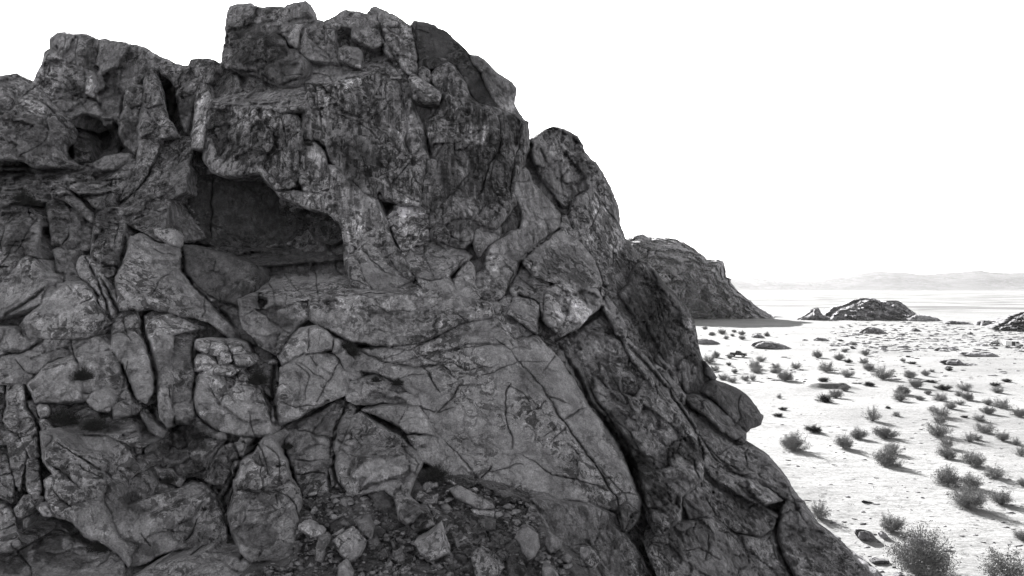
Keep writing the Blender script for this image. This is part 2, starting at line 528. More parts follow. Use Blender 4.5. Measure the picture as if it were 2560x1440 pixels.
def rock(name, poly, off=0., tone=.15, streak=.5, r=16, e=1.2, tx=0., ty=0., thick=4.0, amp=1., fs=.28, fa=.5, step=3.8, rg=2.6,
         parent=None, mat=None, Dabs=None, dome=0., two=False, cracks=True, k3=1., smooth=True, nsc=1., grow=3.2):
    """a closed solid whose front is the outline given in photograph pixels, at its own distance"""
    NSEED[0] += 1; seed = NSEED[0]
    B0 = densify(poly, step * .95)
    if grow and parent is not None:
        Nn = np.roll(B0, -1, 0) - np.roll(B0, 1, 0); Nn = np.stack([Nn[:, 1], -Nn[:, 0]], 1); Nn /= np.hypot(Nn[:, 0], Nn[:, 1])[:, None] + 1e-9
        area = (B0[:, 0] * np.roll(B0[:, 1], -1) - np.roll(B0[:, 0], -1) * B0[:, 1]).sum()
        G = B0 + Nn * grow * (1 if area > 0 else -1)
        G = np.where(inside(G, SILP)[:, None], G, B0)
        B0 = G
    B = rough(B0, rg)
    A = B; Bn = np.roll(B, -1, 0)
    lo, hi = B.min(0), B.max(0)
    s = step
    gx = np.arange(lo[0], hi[0], s); gy = np.arange(lo[1], hi[1], s * .87)
    GX, GY = np.meshgrid(gx, gy)
    GX = GX + (np.arange(len(gy)) % 2)[:, None] * s * .5
    P = np.stack([GX.ravel(), GY.ravel()], 1)
    P += (rng.random(P.shape) - .5) * s * .35
    P = P[inside(P, B)]
    if len(P): P = P[seg_dist(P, A, Bn) > s * .55]
    if cracks and parent is not None and CRA is not None and len(P):
        mid = (CRA + CRB) / 2
        kk = inside(mid, B)
        if kk.any():
            kk[kk] = seg_dist(mid[kk], A, Bn) > 7
        if kk.any():
            a_, b_, w_ = CRA[kk], CRB[kk], CRW[kk]
            dr = b_ - a_; dr /= np.hypot(dr[:, 0], dr[:, 1])[:, None] + 1e-9
            nn = np.stack([-dr[:, 1], dr[:, 0]], 1)
            ex = []
            for tt in (.2, .7):
                m_ = a_ + (b_ - a_) * tt
                ex += [m_, m_ + nn * (w_[:, None] * 1.1 + .3), m_ - nn * (w_[:, None] * 1.1 + .3)]
            ex = np.vstack(ex)
            P = P[seg_dist(P, a_, b_) > 3.4]
            P = np.vstack([P, ex])
    nb = len(B)
    allp = np.vstack([B, P])
    res = delaunay_2d_cdt([Vector((a, b)) for a, b in allp.tolist()], [], [list(range(nb))], 1, 1e-4)
    V2 = np.array([(v[0], v[1]) for v in res[0]])
    T = np.array([f for f in res[2] if len(f) == 3], dtype=np.int64)
    orig = res[3]
    isb = np.array([any(o < nb for o in (oo or [])) for oo in orig]) if orig else np.zeros(len(V2), bool)
    dist = seg_dist(V2, A, Bn)
    dist[isb] = 0
    rr = min(r * (.46 if parent is not None else 1.), max(2.5, dist.max()))
    t = np.clip(dist / rr, 0, 1)
    prof = np.sqrt(np.clip(1 - (1 - t) ** 2, 0, 1))
    c = V2.mean(0)
    if parent is not None and Dabs is None:
        if c[1] > 640 and c[0] < 1480: amp = amp * .62; streak = streak * .6; tone = tone * 1.27
        tx = tx + (seed * 37 % 11 - 5) * .14; ty = ty + (seed * 53 % 13 - 6) * .13 - .15
    if Dabs is None: D = D0(V2) + off
    elif callable(Dabs): D = Dabs(V2) + off
    else: D = np.full(len(V2), float(Dabs)) + off
    Dm = float(D.mean()); sc = Dm / 50.
    D = D + tx * (V2[:, 0] - c[0]) / 100 + ty * (V2[:, 1] - c[1]) / 100
    base = D.copy()
    e_ = e * min(1., dist.max() / r * 1.4)
    if parent is not None:   # joints: tight here, gaping there
        jn = perlin(np.stack([V2[:, 0] / 60., V2[:, 1] / 60., np.full(len(V2), .5)], 1), 55)
        e_ = e_ * np.clip(.55 + 1.1 * jn, .16, 1.15)
        if c[1] > 640 and c[0] < 900 and name not in ('cobble', 'rounded_boulder', 'round_stone', 'upright_block', 'great_pillar', 'edge_block'): e_ = e_ * .62
    D = D + e_ * (1 - prof) - dome * np.clip(dist / (dist.max() + 1e-6), 0, 1) ** .7
    W = np.stack([(V2[:, 0] - 1280) / F * D, D, H - (V2[:, 1] - HORY) / F * D], 1)
    q = W * k3 / nsc
    wp = q + .8 * np.stack([fbm(q * .5, 2, 5), fbm(q * .5, 2, 6), fbm(q * .5, 2, 7)], 1)
    f1, ed1 = facets(wp * fs + seed * 1.7, 3)
    f2, ed2 = facets(wp * fs * 3.1 + seed, 9)
    f3, ed3 = facets(wp * fs * 7.5 + seed, 14)
    n = .34 * fbm(q * .22 + seed, 3, 11) + fa * (f1 * 1.7 + .5 * f2 + .15 * f3)
    mk = np.clip(.5 + 1.6 * perlin(q * .35 + seed, 31), 0, 1)
    n = n + (.26 * np.exp(-(ed1 / .028) ** 2) + .20 * mk * np.exp(-(ed2 / .07) ** 2)) * (.35 + fa)
    n = n - .26 * fbm(q * .9, 4, 21, ridge=True) - .09 * fbm(q * 3.3, 3, 27, ridge=True)
    if streak > .3:          # water-worn flutes
        n = n - .13 * streak * fbm(q * np.array([1.5, 1.5, .22]), 3, 37, ridge=True)
    D = D + n * amp * nsc * (.35 + .65 * t)
    if cracks and CRA is not None and len(CRA): D = D + crack_field(V2)
    Vf = np.stack([(V2[:, 0] - 1280) / F * D, D, H - (V2[:, 1] - HORY) / F * D], 1)
    if parent is not None: FRONT.append((V2.min(0), V2.max(0), V2, D))
    st = stain_field(V2, W) if cracks else np.ones(len(V2))
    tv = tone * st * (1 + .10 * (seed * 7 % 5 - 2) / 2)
    # orientation: towards the camera
    a, b, cc = Vf[T[:, 0]], Vf[T[:, 1]], Vf[T[:, 2]]
    nrm = np.cross(b - a, cc - a); ctr = (a + b + cc) / 3 - np.array([0, 0, H])
    if ((nrm * ctr).sum(1) > 0).sum() > len(T) / 2: T = T[:, ::-1]
    n0 = len(V2)
    if two:
        Db = base + (base - D) * 1.0 + thick * prof
        Db = np.where(isb, D, np.maximum(Db, D + .02))
        Vb = np.stack([(V2[:, 0] - 1280) / F * base, Db, H - (V2[:, 1] - HORY) / F * base], 1)
        Vb[isb] = Vf[isb]
        Va = np.vstack([Vf, Vb]); Tb = T[:, ::-1] + n0
        Fa = np.vstack([T, Tb])
        # weld rim
        remap = np.arange(2 * n0); remap[n0:][isb] = np.arange(n0)[isb]
        Fa = remap[Fa]
        used = np.unique(Fa); inv = np.zeros(2 * n0, int); inv[used] = np.arange(len(used))
        Va = Va[used]; Fa = inv[Fa]; tv2 = np.concatenate([tv, tv])[used]
        faces = Fa
        tvv = tv2
    else:
        # boundary edges -> skirt -> back cap
        E = np.vstack([T[:, [0, 1]], T[:, [1, 2]], T[:, [2, 0]]])
        key = np.minimum(E[:, 0], E[:, 1]) * n0 + np.maximum(E[:, 0], E[:, 1])
        u, ix, cnt = np.unique(key, return_index=True, return_counts=True)
        be = E[ix[cnt == 1]]
        bv = np.unique(be); m = np.zeros(n0, int) - 1; m[bv] = np.arange(len(bv))
        ctr3 = Vf[bv].mean(0)
        r1 = Vf[bv] + np.array([0, thick * .5, 0]); r1 = r1 * .985 + (ctr3 + [0, thick * .5, 0]) * .015
        r2 = Vf[bv] + np.array([0, thick, 0]); r2 = r2 * .9 + (ctr3 + [0, thick, 0]) * .1
        cap = np.array([ctr3 + [0, thick * 1.1, 0]])
        nbv = len(bv)
        Va = np.vstack([Vf, r1, r2, cap])
        a0, b0 = be[:, 0], be[:, 1]; a1, b1 = m[a0] + n0, m[b0] + n0; a2, b2 = a1 + nbv, b1 + nbv
        cp = np.full(len(be), n0 + 2 * nbv)
        sk = [np.stack([b0, a0, a1], 1), np.stack([b0, a1, b1], 1), np.stack([b1, a1, a2], 1), np.stack([b1, a2, b2], 1), np.stack([b2, a2, cp], 1)]
        faces = np.vstack([T] + sk)
        tvv = np.concatenate([tv, tv[bv], tv[bv], [tone]])
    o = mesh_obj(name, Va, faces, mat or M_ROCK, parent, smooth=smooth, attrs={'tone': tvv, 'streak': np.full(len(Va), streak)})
    return o

# ------------------------------------------------------------------ cracks (traced lines on the crag)
CRACKS += [
 ([940,33,950,60,957,90,970,110,985,140,1000,165], 3, .5), ([788,208,793,250,798,285,806,312], 3, .5),
 ([830,280,870,295,905,312,925,325,945,345,957,358], 2.2, .3), ([1030,400,1005,430,985,455,965,478], 2.4, .5),
 ([1037,395,1033,440,1025,485], 2.2, .4), ([748,360,747,400,749,440,738,470], 3, .5), ([1105,240,1098,275,1068,303,1062,330], 3, .5),
 ([1248,290,1253,330,1245,380,1222,410,1205,470,1195,500], 3, .6), ([1305,310,1296,370,1282,430,1276,470,1280,500], 3, .6),
 ([1140,350,1135,380,1160,375,1175,360], 2, .25), ([640,165,650,185,668,205], 2.6, .5), ([717,115,745,125,770,152], 3, .5),
 ([765,55,752,85,748,120,760,135], 2.6, .45), ([530,445,529,500,528,600], 3, .6), ([785,650,789,700,800,757], 2.6, .4),
 ([713,690,740,722,768,742], 2, .3), ([1010,655,1025,675,1042,702], 3, .5), ([1120,690,1145,665,1152,650,1168,640], 3, .5),
 ([1400,568,1375,590,1338,622,1305,650,1290,690,1265,740,1250,756], 4, .9), ([1362,545,1372,582], 2, .3),
 ([1307,640,1330,660,1322,692], 2.4, .4), ([1360,977,1380,1003,1400,1040,1420,1070,1447,1107,1480,1150,1507,1187,1523,1220,1543,1250,1550,1287,1557,1327], 3.2, .8),
 ([1467,1020,1447,1023,1412,1051], 3.2, .6), ([1418,1065,1377,1105], 2, .4), ([1360,1173,1387,1187,1433,1200,1480,1210,1523,1227], 2.8, .6),
 ([1263,1010,1267,1053,1280,1093,1282,1117], 2.6, .5), ([1277,960,1263,987,1262,1010,1268,1030], 3.4, .6), ([1307,1140,1353,1167,1380,1185], 2, .35),
 ([1232,1160,1217,1180,1197,1203], 2.6, .5), ([1537,1237,1560,1234,1590,1237], 2.2, .4), ([893,863,927,870,993,863,1027,863,1075,848,1110,840], 3.4, .6),
 ([1093,1033,1100,1020,1133,993,1147,967,1182,958], 3, .5), ([1043,1013,1085,1030,1135,1022], 2.4, .4), ([933,1010,993,1007,1022,1011], 2.6, .4),
 ([133,1100,187,1133,233,1167,267,1180,292,1210], 3, .6), ([110,1147,140,1173,173,1200,202,1222], 2.8, .5), ([130,1220,150,1253,187,1273], 2.4, .3),
 ([343,1427,383,1407,433,1383,480,1387,533,1367], 4, .8), ([520,960,530,985,548,1010,560,990,575,985], 2, .35), ([422,970,424,1013], 3, .4),
 ([1945,1312,1953,1290,1976,1278], 3, .6), ([1920,1288,1945,1300,1938,1340,1955,1390,1985,1450], 4, .9), ([2132,1382,2105,1402], 2.6, .5),
 ([880,700,860,660,850,640], 2, .2), ([1270,860,1180,868,1120,880,1060,882], 2.4, .35), ([1240,850,1265,868,1280,880], 2.4, .4), ([1275,852,1283,872], 2, .3),
 ([1370,905,1300,900,1240,925,1190,950], 2, .3), ([1120,905,1170,925,1230,915], 2, .25), ([770,880,773,820], 2, .3), ([713,905,760,885,775,890,793,915], 2, .4),
 ([690,1000,740,1020,800,1010,850,990], 2, .35), ([740,905,770,940,760,1000], 2, .25), ([285,820,305,830,330,850], 2, .3), ([320,905,313,950,300,990], 2, .3),
 ([317,840,307,800,310,780], 2.5, .3), ([40,900,60,930,100,940], 2, .3), ([200,760,230,745,240,730], 2, .3), ([375,745,400,700,430,675], 2, .25),
 ([380,620,400,630,440,640], 2.4, .4), ([510,745,513,780,505,800], 2.4, .35), ([1493,490,1520,525,1540,555,1560,590], 2.6, .5), ([1490,490,1500,515,1480,560,1465,580], 2.2, .4),
 ([1520,600,1535,620,1530,660], 2, .3), ([1420,420,1400,450,1410,480], 2.6, .5), ([1380,345,1395,380,1440,395,1455,380], 2.4, .4), ([1400,330,1380,350,1360,395], 2, .3),
 ([1700,1025,1730,1060,1765,1110,1800,1150,1850,1180], 3, .5), ([1770,1130,1800,1165,1830,1185,1880,1200], 3, .5), ([1640,920,1680,975,1705,1010], 3, .5),
 ([1490,1160,1520,1190,1560,1240,1580,1290], 2.4, .3), ([1735,1150,1742,1180,1755,1215], 3, .5), ([1760,1240,1780,1270,1785,1290], 2, .4), ([1690,1380,1750,1370,1800,1400], 2.4, .4),
 ([80,1100,100,1075,95,1040], 2, .3), ([40,1100,100,1075], 2, .2), ([0,1190,20,1185,35,1180], 2.6, .4), ([0,1325,25,1315,45,1310], 2.6, .4),
 ([640,1120,655,1160,650,1190], 2, .3), ([660,1110,690,1130,700,1160,700,1200], 2, .3), ([300,560,285,600,290,620], 2.4, .4), ([165,90,160,120,150,130], 2, .25),
 ([193,85,193,120,185,150,165,165], 2, .3), ([303,145,300,200,310,215], 2.4, .35), ([640,60,690,50,720,60], 2, .25), ([570,75,600,75,640,55], 2, .25),
 ([840,1160,842,1200,835,1215], 3, .4), ([740,1148,770,1152,810,1150], 3, .4), ([735,1185,770,1183,812,1184], 3.2, .5), ([985,365,975,395,968,420], 1.8, .25),
 ([1170,430,1150,470,1120,500], 2, .3), ([1070,380,1060,450,1052,520], 2, .3), ([1490,1010,1530,1040,1580,1090,1600,1130], 2.4, .35), ([600,800,640,770,690,780], 2, .3),
 ([520,260,560,268,600,262,628,268], 2.5, .25), ([1000,120,1040,135], 2, .3), ([985,140,1010,140,1040,155], 2, .25), ([960,735,925,733,900,738], 3, .5),
]
CRACKS += [
 ([352,780,358,830,372,880,388,935,388,985,372,1010,395,1050,420,1075], 10, 1.6), ([290,690,300,650,313,610,318,560], 8, 1.3), ([255,700,275,740,297,778,282,795], 7, 1.2),
 ([104,545,112,590,118,640,128,690,140,720], 10, 1.7), ([330,965,345,1030,355,1095,362,1150,400,1205], 7, 1.2), ([455,600,456,680,490,722,530,760,575,800,600,845], 8, 1.4),
 ([110,850,60,880,0,890], 6, .9), ([60,960,70,1020,98,1070,104,1140,112,1250,135,1290], 7, 1.1), ([300,905,322,955,335,1000], 6, 1.), ([495,822,480,870,492,940,480,1010], 6, 1.),
 ([575,1090,600,1150,582,1200,560,1250,575,1330,600,1400], 7, 1.2), ([690,880,680,960,690,1040,700,1100,722,1160,745,1220], 8, 1.3), ([865,1010,845,1060,832,1120,838,1200,870,1240], 7, 1.3),
 ([1385,850,1440,930,1475,1010,1530,1075,1570,1150,1605,1240,1640,1330], 9, 1.4), ([1512,730,1500,780,1440,830,1385,850], 8, 1.1), ([1560,850,1620,920,1690,1000,1745,1090,1760,1160], 6, 1.),
 ([1005,905,1100,880,1180,860,1250,862], 5, .5), ([880,870,960,905,1050,920,1130,900], 5, .5), ([1280,880,1370,990,1420,1010], 4, .4),
 ([5,795,60,760,110,720], 6, .9), ([210,640,240,700,262,745,275,800], 6, .9), ([100,250,150,300,178,330], 5, .6), ([560,172,640,180,700,212,765,190], 7, .9),
]
def random_cracks(n):
    g = random.Random(21)
    for _ in range(n):
        x, y = g.uniform(0, 2150), g.uniform(40, 1430)
        if x > 1350: a = g.gauss(58, 13) if g.random() < .7 else g.gauss(-28, 14)
        elif y < 600: a = g.gauss(92, 14) if g.random() < .65 else g.gauss(12, 25)
        elif x > 880: a = g.gauss(48, 18) if g.random() < .55 else g.gauss(-25, 20)
        else: a = g.choice([g.gauss(62, 16), g.gauss(115, 14), g.gauss(15, 16)])
        L = g.choice([40, 60, 80, 120, 170]) * g.uniform(.7, 1.2)
        pts = [x, y]; k = int(L / 9)
        for i in range(k):
            a += g.gauss(0, 9); st = 9 * g.uniform(.7, 1.3)
            if g.random() < .12: a += g.choice([-35, 35])
            x += math.cos(R(a)) * st; y += math.sin(R(a)) * st
            pts += [x, y]
        CRACKS.append((pts, g.uniform(1.6, 3.2), g.uniform(.14, .4)))
random_cracks(200)
finish_cracks()

# ------------------------------------------------------------------ stains (desert varnish, lichen, washed streaks)
STAINS += [
 (640,110,72,55,10,.55), (600,60,40,30,0,.7), (700,160,40,40,0,.7), (560,330,45,60,0,.6), (640,370,70,50,0,.62), (700,320,60,30,0,.8), (620,300,45,16,0,1.5), (690,300,30,16,0,1.5),
 (900,350,80,120,0,.8), (880,410,60,60,0,.75), (1150,400,60,70,0,.72), (1230,430,60,90,10,.66), (1270,330,50,40,0,.8), (1180,300,40,30,0,.7), (1185,335,35,25,0,1.5), (1160,430,12,10,0,1.6),
 (1200,225,30,50,20,.7), (1260,245,22,16,0,.75), (1270,255,18,22,0,1.6), (860,205,50,14,0,1.5), (880,215,20,8,0,1.7), (820,240,20,8,0,1.5), (1020,520,35,20,0,2.0), (1012,330,12,40,15,1.5),
 (790,395,16,34,-10,1.6), (845,430,14,28,-25,1.7), (880,520,30,60,-20,1.3), (1000,545,40,24,0,1.5), (1060,330,8,20,0,1.7),
 (50,610,28,45,10,.6), (150,560,16,30,0,.75), (262,560,22,50,5,.62), (270,650,18,40,0,.7), (75,700,40,20,0,.75), (190,610,30,14,0,.6), (360,640,20,40,0,1.2), (420,655,36,14,5,.66),
 (70,830,40,18,20,.6), (170,830,30,16,0,.7), (400,885,24,60,5,.7), (370,880,20,80,10,1.2), (150,890,50,16,-5,.75),
 (470,1090,50,40,30,.5), (430,1130,40,22,30,.6), (520,1070,46,30,-20,.62), (490,1180,26,40,0,.55), (560,1160,30,30,0,.7), (440,1060,30,16,30,.6),
 (120,1350,36,60,25,.55), (180,1400,60,24,0,.62), (30,1400,40,30,0,.6), (500,1345,40,22,0,.7), (330,1260,34,16,20,.6), (360,1365,46,16,20,.6), (250,1070,60,14,5,.65), (230,1060,20,20,0,.7),
 (680,1240,34,30,0,.6), (620,1280,34,60,10,.85), (640,1340,60,30,0,.6), (690,1390,50,30,0,.7), (945,1190,60,30,0,1.12), (900,1130,20,70,20,.7), (1050,1280,40,30,0,.7),
 (1350,960,60,50,20,.8), (1400,1180,60,50,20,.85), (1560,1100,30,90,-30,.62), (1590,1140,26,60,-25,.5), (1625,1190,32,60,-25,.5), (1720,1130,44,36,30,.5), (1660,1250,46,36,0,.6), (1640,960,50,18,40,.75),
 (1560,980,30,50,-30,.75), (1500,930,40,40,0,.8), (1470,880,30,26,0,1.15), (1690,1080,36,14,45,1.3), (1700,1190,30,40,-20,1.2), (1730,1230,24,14,-30,1.6), (1740,1320,30,60,-35,.7), (1680,1350,60,40,20,.7),
 (1860,1260,60,40,30,.7), (2010,1350,50,40,30,.7), (2060,1400,50,30,30,.75), (1900,1220,50,20,40,1.25), (1970,1400,60,50,20,1.1), (1830,1370,60,40,30,.85), (1980,1260,20,40,-30,1.15),
 (1360,640,50,40,30,.8), (1420,660,60,40,40,.72), (1450,700,40,16,20,.6), (1240,650,26,50,10,1.35), (1265,730,24,16,0,1.25), (1230,700,20,20,0,1.2), (1500,510,16,26,0,1.8), (1480,570,14,60,15,1.4), (1540,600,14,24,0,1.7),
 (1560,650,20,50,0,.7), (1570,700,16,40,0,1.4), (1460,420,36,26,0,.7), (1390,370,20,24,30,1.35), (1430,440,24,16,0,1.3), (1420,760,30,50,0,1.35), (1455,775,22,30,0,1.6), (1390,790,20,20,0,1.3),
 (1735,850,12,60,-15,1.9), (1700,780,16,60,-35,1.7), (1640,790,60,60,0,.75), (1720,940,20,40,0,1.6), (1690,900,20,16,0,1.9), (1650,870,40,30,0,.8), (1765,945,10,30,-20,.7), (1620,660,30,8,20,2.),
 (930,770,24,30,0,.72), (980,790,40,24,-20,.75), (1060,790,24,40,-20,.75), (900,760,60,14,0,1.3), (1000,760,50,16,0,1.3), (850,800,30,20,0,1.1), (830,760,24,14,0,.6), (700,800,30,20,0,.7), (740,780,30,20,0,1.25),
 (620,750,30,30,0,.72), (1150,820,40,16,-20,.8), (1050,840,60,12,-15,.75), (1220,830,60,16,10,.85), (1400,1260,50,20,10,1.1), (1450,1330,60,30,20,.85), (1540,1340,40,40,0,.8),
 (170,120,30,30,0,1.2), (225,140,18,50,8,.55), (120,190,34,60,20,1.25), (180,230,36,30,0,.68), (222,205,10,34,5,1.6), (275,220,30,34,0,.62), (270,270,30,30,0,.8), (340,180,40,24,0,.85), (350,115,60,14,15,1.15),
 (60,250,30,16,35,1.35), (90,275,24,16,40,1.4), (70,320,50,30,0,.78), (110,350,40,14,0,.8), (325,320,18,24,0,.6), (305,345,14,30,0,.62), (395,260,10,26,0,1.3), (465,260,24,30,20,.6), (450,220,30,20,0,1.1), (500,290,14,60,8,1.5),
 (420,400,30,46,0,.85), (370,420,20,40,20,1.1), (380,560,30,50,0,.9), (60,440,26,30,0,.6), (10,430,40,20,0,.55), (240,450,40,16,0,.65), (130,445,14,8,0,.4), (105,455,10,5,0,.35),
]

# ------------------------------------------------------------------ the crag
crag = empty('rock_crag', (5, 50, 0), label='huge dark weathered rock crag with caves and leaning slabs filling the left and centre', cat='rock formation')

def inset(poly, d):
    P = densify(poly, 30.)
    N = np.roll(P, -1, 0) - np.roll(P, 1, 0)
    N = np.stack([-N[:, 1], N[:, 0]], 1); N /= np.hypot(N[:, 0], N[:, 1])[:, None] + 1e-9
    Q = P + N * d
    if inside(Q[:1], P)[0] == False and inside(Q, P).mean() < .5: Q = P - N * d
    return Q

SIL = [-60,200,40,190,80,215,120,125,150,88,235,95,310,108,400,140,440,160,550,165,565,40,600,15,760,10,790,55,815,60,860,32,920,35,960,30,1025,62,1070,60,1150,115,1190,145,1280,212,1285,260,1320,310,1320,370,
       1345,345,1390,325,1440,345,1460,385,1505,445,1540,520,1550,570,1595,640,1640,690,1735,810,1750,900,1785,950,1840,990,1890,1050,1860,1110,1970,1200,2045,1315,2200,1440,2290,1540,-80,1560]
SILP = np.array(SIL, float).reshape(-1, 2)
PITS = [(225,355,105,62,5.5), (415,270,42,90,6.), (640,550,200,90,3.8), (950,1290,70,60,2.0), (1400,510,18,22,2.2), (965,500,30,18,1.6), (30,1250,40,60,1.4), (120,600,14,80,1.6), (1700,985,40,30,1.6), (900,115,70,45,2.8), (540,700,70,50,1.5), (1680,830,60,90,1.)]
def backD(p):
    d = D0(p) + 1.7
    for x, y, rx, ry, k in PITS: d = d + k * np.exp(-((p[:, 0] - x) / rx) ** 2 - ((p[:, 1] - y) / ry) ** 2)
    return d
rock('core', inset(SIL, 15), Dabs=backD, tone=.12, r=40, e=3.5, thick=9, amp=1.1, fs=.3, fa=.8, step=6.5, parent=crag)

def C(name, pts, off=0., tone=.15, **k):
    return rock(name, pts, off=off, tone=tone, parent=crag, **k)

# upper left shoulder and summit
C('boulder', [-60,205,10,188,42,183,62,200,74,210,52,225,40,240,36,265,25,282,-60,300], -.4, .16, r=24)
C('curved_slab', [36,245,50,215,78,208,110,232,140,262,165,300,178,320,174,345,150,362,147,375,160,400,182,410,170,417,80,417,60,402,30,397,-60,405,-60,285,26,275], -.9, .16, r=22, e=1.6, tx=.3, thick=1.4)
C('tower', [78,208,100,165,112,130,124,122,122,100,140,83,165,80,193,83,215,82,235,92,248,104,241,150,234,178,238,195,229,230,213,252,190,265,165,280,150,272,110,236], .3, .17, r=16)
C('flake', [213,175,227,178,236,190,231,215,222,240,215,236,218,200], -.5, .27, r=7, e=.5, thick=1.)
C('slab', [251,99,270,98,310,105,360,115,400,140,440,157,468,166,440,176,395,168,370,188,345,212,318,228,300,245,300,300,285,312,262,312,245,290,250,262,236,245,232,230,240,190,238,170,244,150], .1, .16, r=15)
C('overhang', [150,272,190,258,215,250,240,258,262,288,302,296,300,312,285,300,262,298,240,290,205,283,180,293,170,306,160,296], -.5, .14, r=10, fa=.7)
C('cave_column', [182,325,215,318,231,345,228,402,185,408], 2.8, .12, r=14, e=1.4, thick=2)
C('cave_wall', [225,300,320,300,330,400,225,410], 4.6, .04, r=20, thick=2)  # near-black tone paints the cave's darkness into the rock colour
C('leaning_lobe', [313,240,320,219,345,213,363,217,356,260,347,330,347,372,337,387,311,362,298,330,299,300,311,272], -1.2, .16, r=20, e=1.6)
C('leaning_pillar', [360,212,364,198,375,182,388,186,397,215,402,247,412,290,428,315,441,340,400,347,397,362,394,380,366,440,346,470,318,492,300,500,325,440,341,402,345,370,346,320,354,262], -1.5, .165, r=18, e=1.6, streak=.6, thick=1.0)
C('block', [398,163,430,163,470,166,535,166,533,205,500,212,490,240,476,290,466,336,458,320,446,270,440,220,425,195,405,182], -.2, .15, r=14)
C('cap_stone', [470,165,478,150,495,146,540,150,556,160,548,178,530,168], -.4, .13, r=9, e=.8)
C('fallen_column', [494,218,505,211,520,212,523,240,512,330,509,371,482,371,482,345,480,340,490,270], -1.1, .2, r=11, e=.9, streak=.8)
C('buttress', [402,352,445,342,482,345,484,373,470,440,466,480,430,500,402,600,380,590,350,575,318,560,290,520,318,498,345,475,370,442,394,388], -.6, .16, r=14, streak=.7, fa=.35, tx=-.5)
C('slab', [484,374,510,373,520,400,525,430,530,444,528,500,527,602,470,602,405,602,425,505,462,478,470,440], 1.9, .11, r=7, e=.5, fa=.25, streak=.6, tx=1.3)
# summit block and neighbours
C('summit_block', [555,165,560,110,562,60,565,30,575,16,595,8,625,8,640,14,680,17,710,20,735,5,762,1,778,12,785,35,790,50,768,60,757,82,750,105,745,122,725,112,712,96,690,82,655,90,640,130,640,180,600,177,562,174], .2, .17, r=20, e=2.)
C('summit_boulder', [575,170,590,130,620,100,655,92,690,84,713,104,722,124,740,122,768,150,771,166,757,190,738,210,700,212,668,201,640,182,600,178], -.6, .12, r=22, e=1.6)
C('rounded_rock', [742,125,750,100,762,62,790,46,815,56,814,90,825,125,848,160,830,157,790,154,772,150,748,130], .5, .18, r=18, e=1.8, k3=1.2)
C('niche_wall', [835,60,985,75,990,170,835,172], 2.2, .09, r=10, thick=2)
C('summit_cap', [806,54,830,42,850,30,860,25,900,28,917,33,925,20,935,16,965,25,990,40,1020,58,1031,70,1036,110,1043,150,1043,190,1020,188,1000,165,985,148,970,140,962,130,957,108,938,122,918,116,900,103,882,92,880,70,852,64,836,78,838,118,847,158,822,132,812,95], .2, .17, r=14, e=1.4)
C('ledge', [765,152,800,153,840,158,900,170,940,162,965,150,990,172,1004,195,965,200,900,222,800,222,762,205,770,168], .6, .17, r=12, ty=-5.)
C('dark_dome', [1025,58,1035,50,1070,55,1120,80,1150,110,1174,135,1196,165,1217,215,1242,252,1252,270,1228,276,1190,258,1165,222,1150,190,1140,168,1110,164,1085,172,1070,175,1045,182,1040,120], .5, .05, r=26, e=2.4, fa=.15, streak=.15, amp=.5)
C('weathered_block', [1172,135,1190,135,1215,150,1245,185,1280,205,1294,220,1288,240,1286,258,1303,288,1280,290,1252,272,1237,255,1217,218,1202,182,1187,162], .2, .13, r=18, e=1.6)
C('wedge_stone', [1048,172,1060,165,1070,175,1076,195,1070,204,1050,195], -.7, .2, r=7, e=.6, thick=1.5)
C('wedge_stone', [1078,190,1090,180,1105,195,1100,215,1085,205], -.5, .17, r=7, e=.6, thick=1.5)
C('light_slab', [1024,198,1033,186,1060,204,1085,220,1103,236,1096,246,1075,240,1050,225], -1.1, .22, r=7, e=.6, ty=-2, thick=1.2)
C('block', [1026,205,1050,228,1075,243,1094,250,1062,256,1036,248], -1.1, .12, r=10, e=.8, thick=2)
C('chute', [985,150,1000,140,1015,175,1024,200,1032,245,1040,280,1062,330,1068,400,1040,395,1022,385,1012,350,1018,295,1008,262,995,225,988,190], .6, .2, r=20, e=.8, streak=.9, fa=.2)
C('column', [962,175,985,185,1000,200,1003,235,995,240,978,215,965,200], -.3, .15, r=10, e=.8)
C('shoulder_face', [1072,195,1090,172,1120,158,1140,170,1165,205,1172,240,1195,262,1250,273,1295,290,1322,305,1326,335,1319,385,1302,430,1286,470,1290,510,1262,545,1240,572,1192,560,1185,602,1160,622,1110,610,1080,600,1072,540,1076,420,1090,400,1063,330,1066,302,1096,278,1106,240], -1.0, .13, r=26, e=2., streak=.9, tx=-.25)
C('main_face', [765,208,800,212,830,208,870,196,920,185,962,172,985,200,990,222,1008,268,1018,290,1015,330,1010,350,1022,385,1036,396,1037,440,1072,530,1030,515,985,505,930,495,900,480,850,440,825,400,815,365,795,352,765,350,750,320,765,262], -1.1, .13, r=24, e=1.7, streak=1.)
C('sloping_ledge', [535,215,542,182,560,176,600,181,640,187,680,207,720,217,760,213,775,230,768,268,700,278,640,268,560,264,528,256], .5, .19, r=12, ty=-5.5, e=.7, fa=.25)
C('mottled_face', [528,252,560,262,620,266,700,280,742,290,760,330,748,375,750,430,738,470,690,477,665,452,650,432,620,437,560,442,530,432,510,400,512,300], -1.5, .16, r=18, e=1.8, streak=.9, fa=.7)
C('flake', [742,380,752,365,770,358,790,356,806,375,816,400,827,440,822,472,790,482,760,477,745,442], -1.9, .19, r=16, e=1.3, streak=.9)
C('right_panel', [1036,398,1090,402,1080,470,1073,535,1050,530,1035,445], -.7, .14, r=8, e=.6, streak=.8)
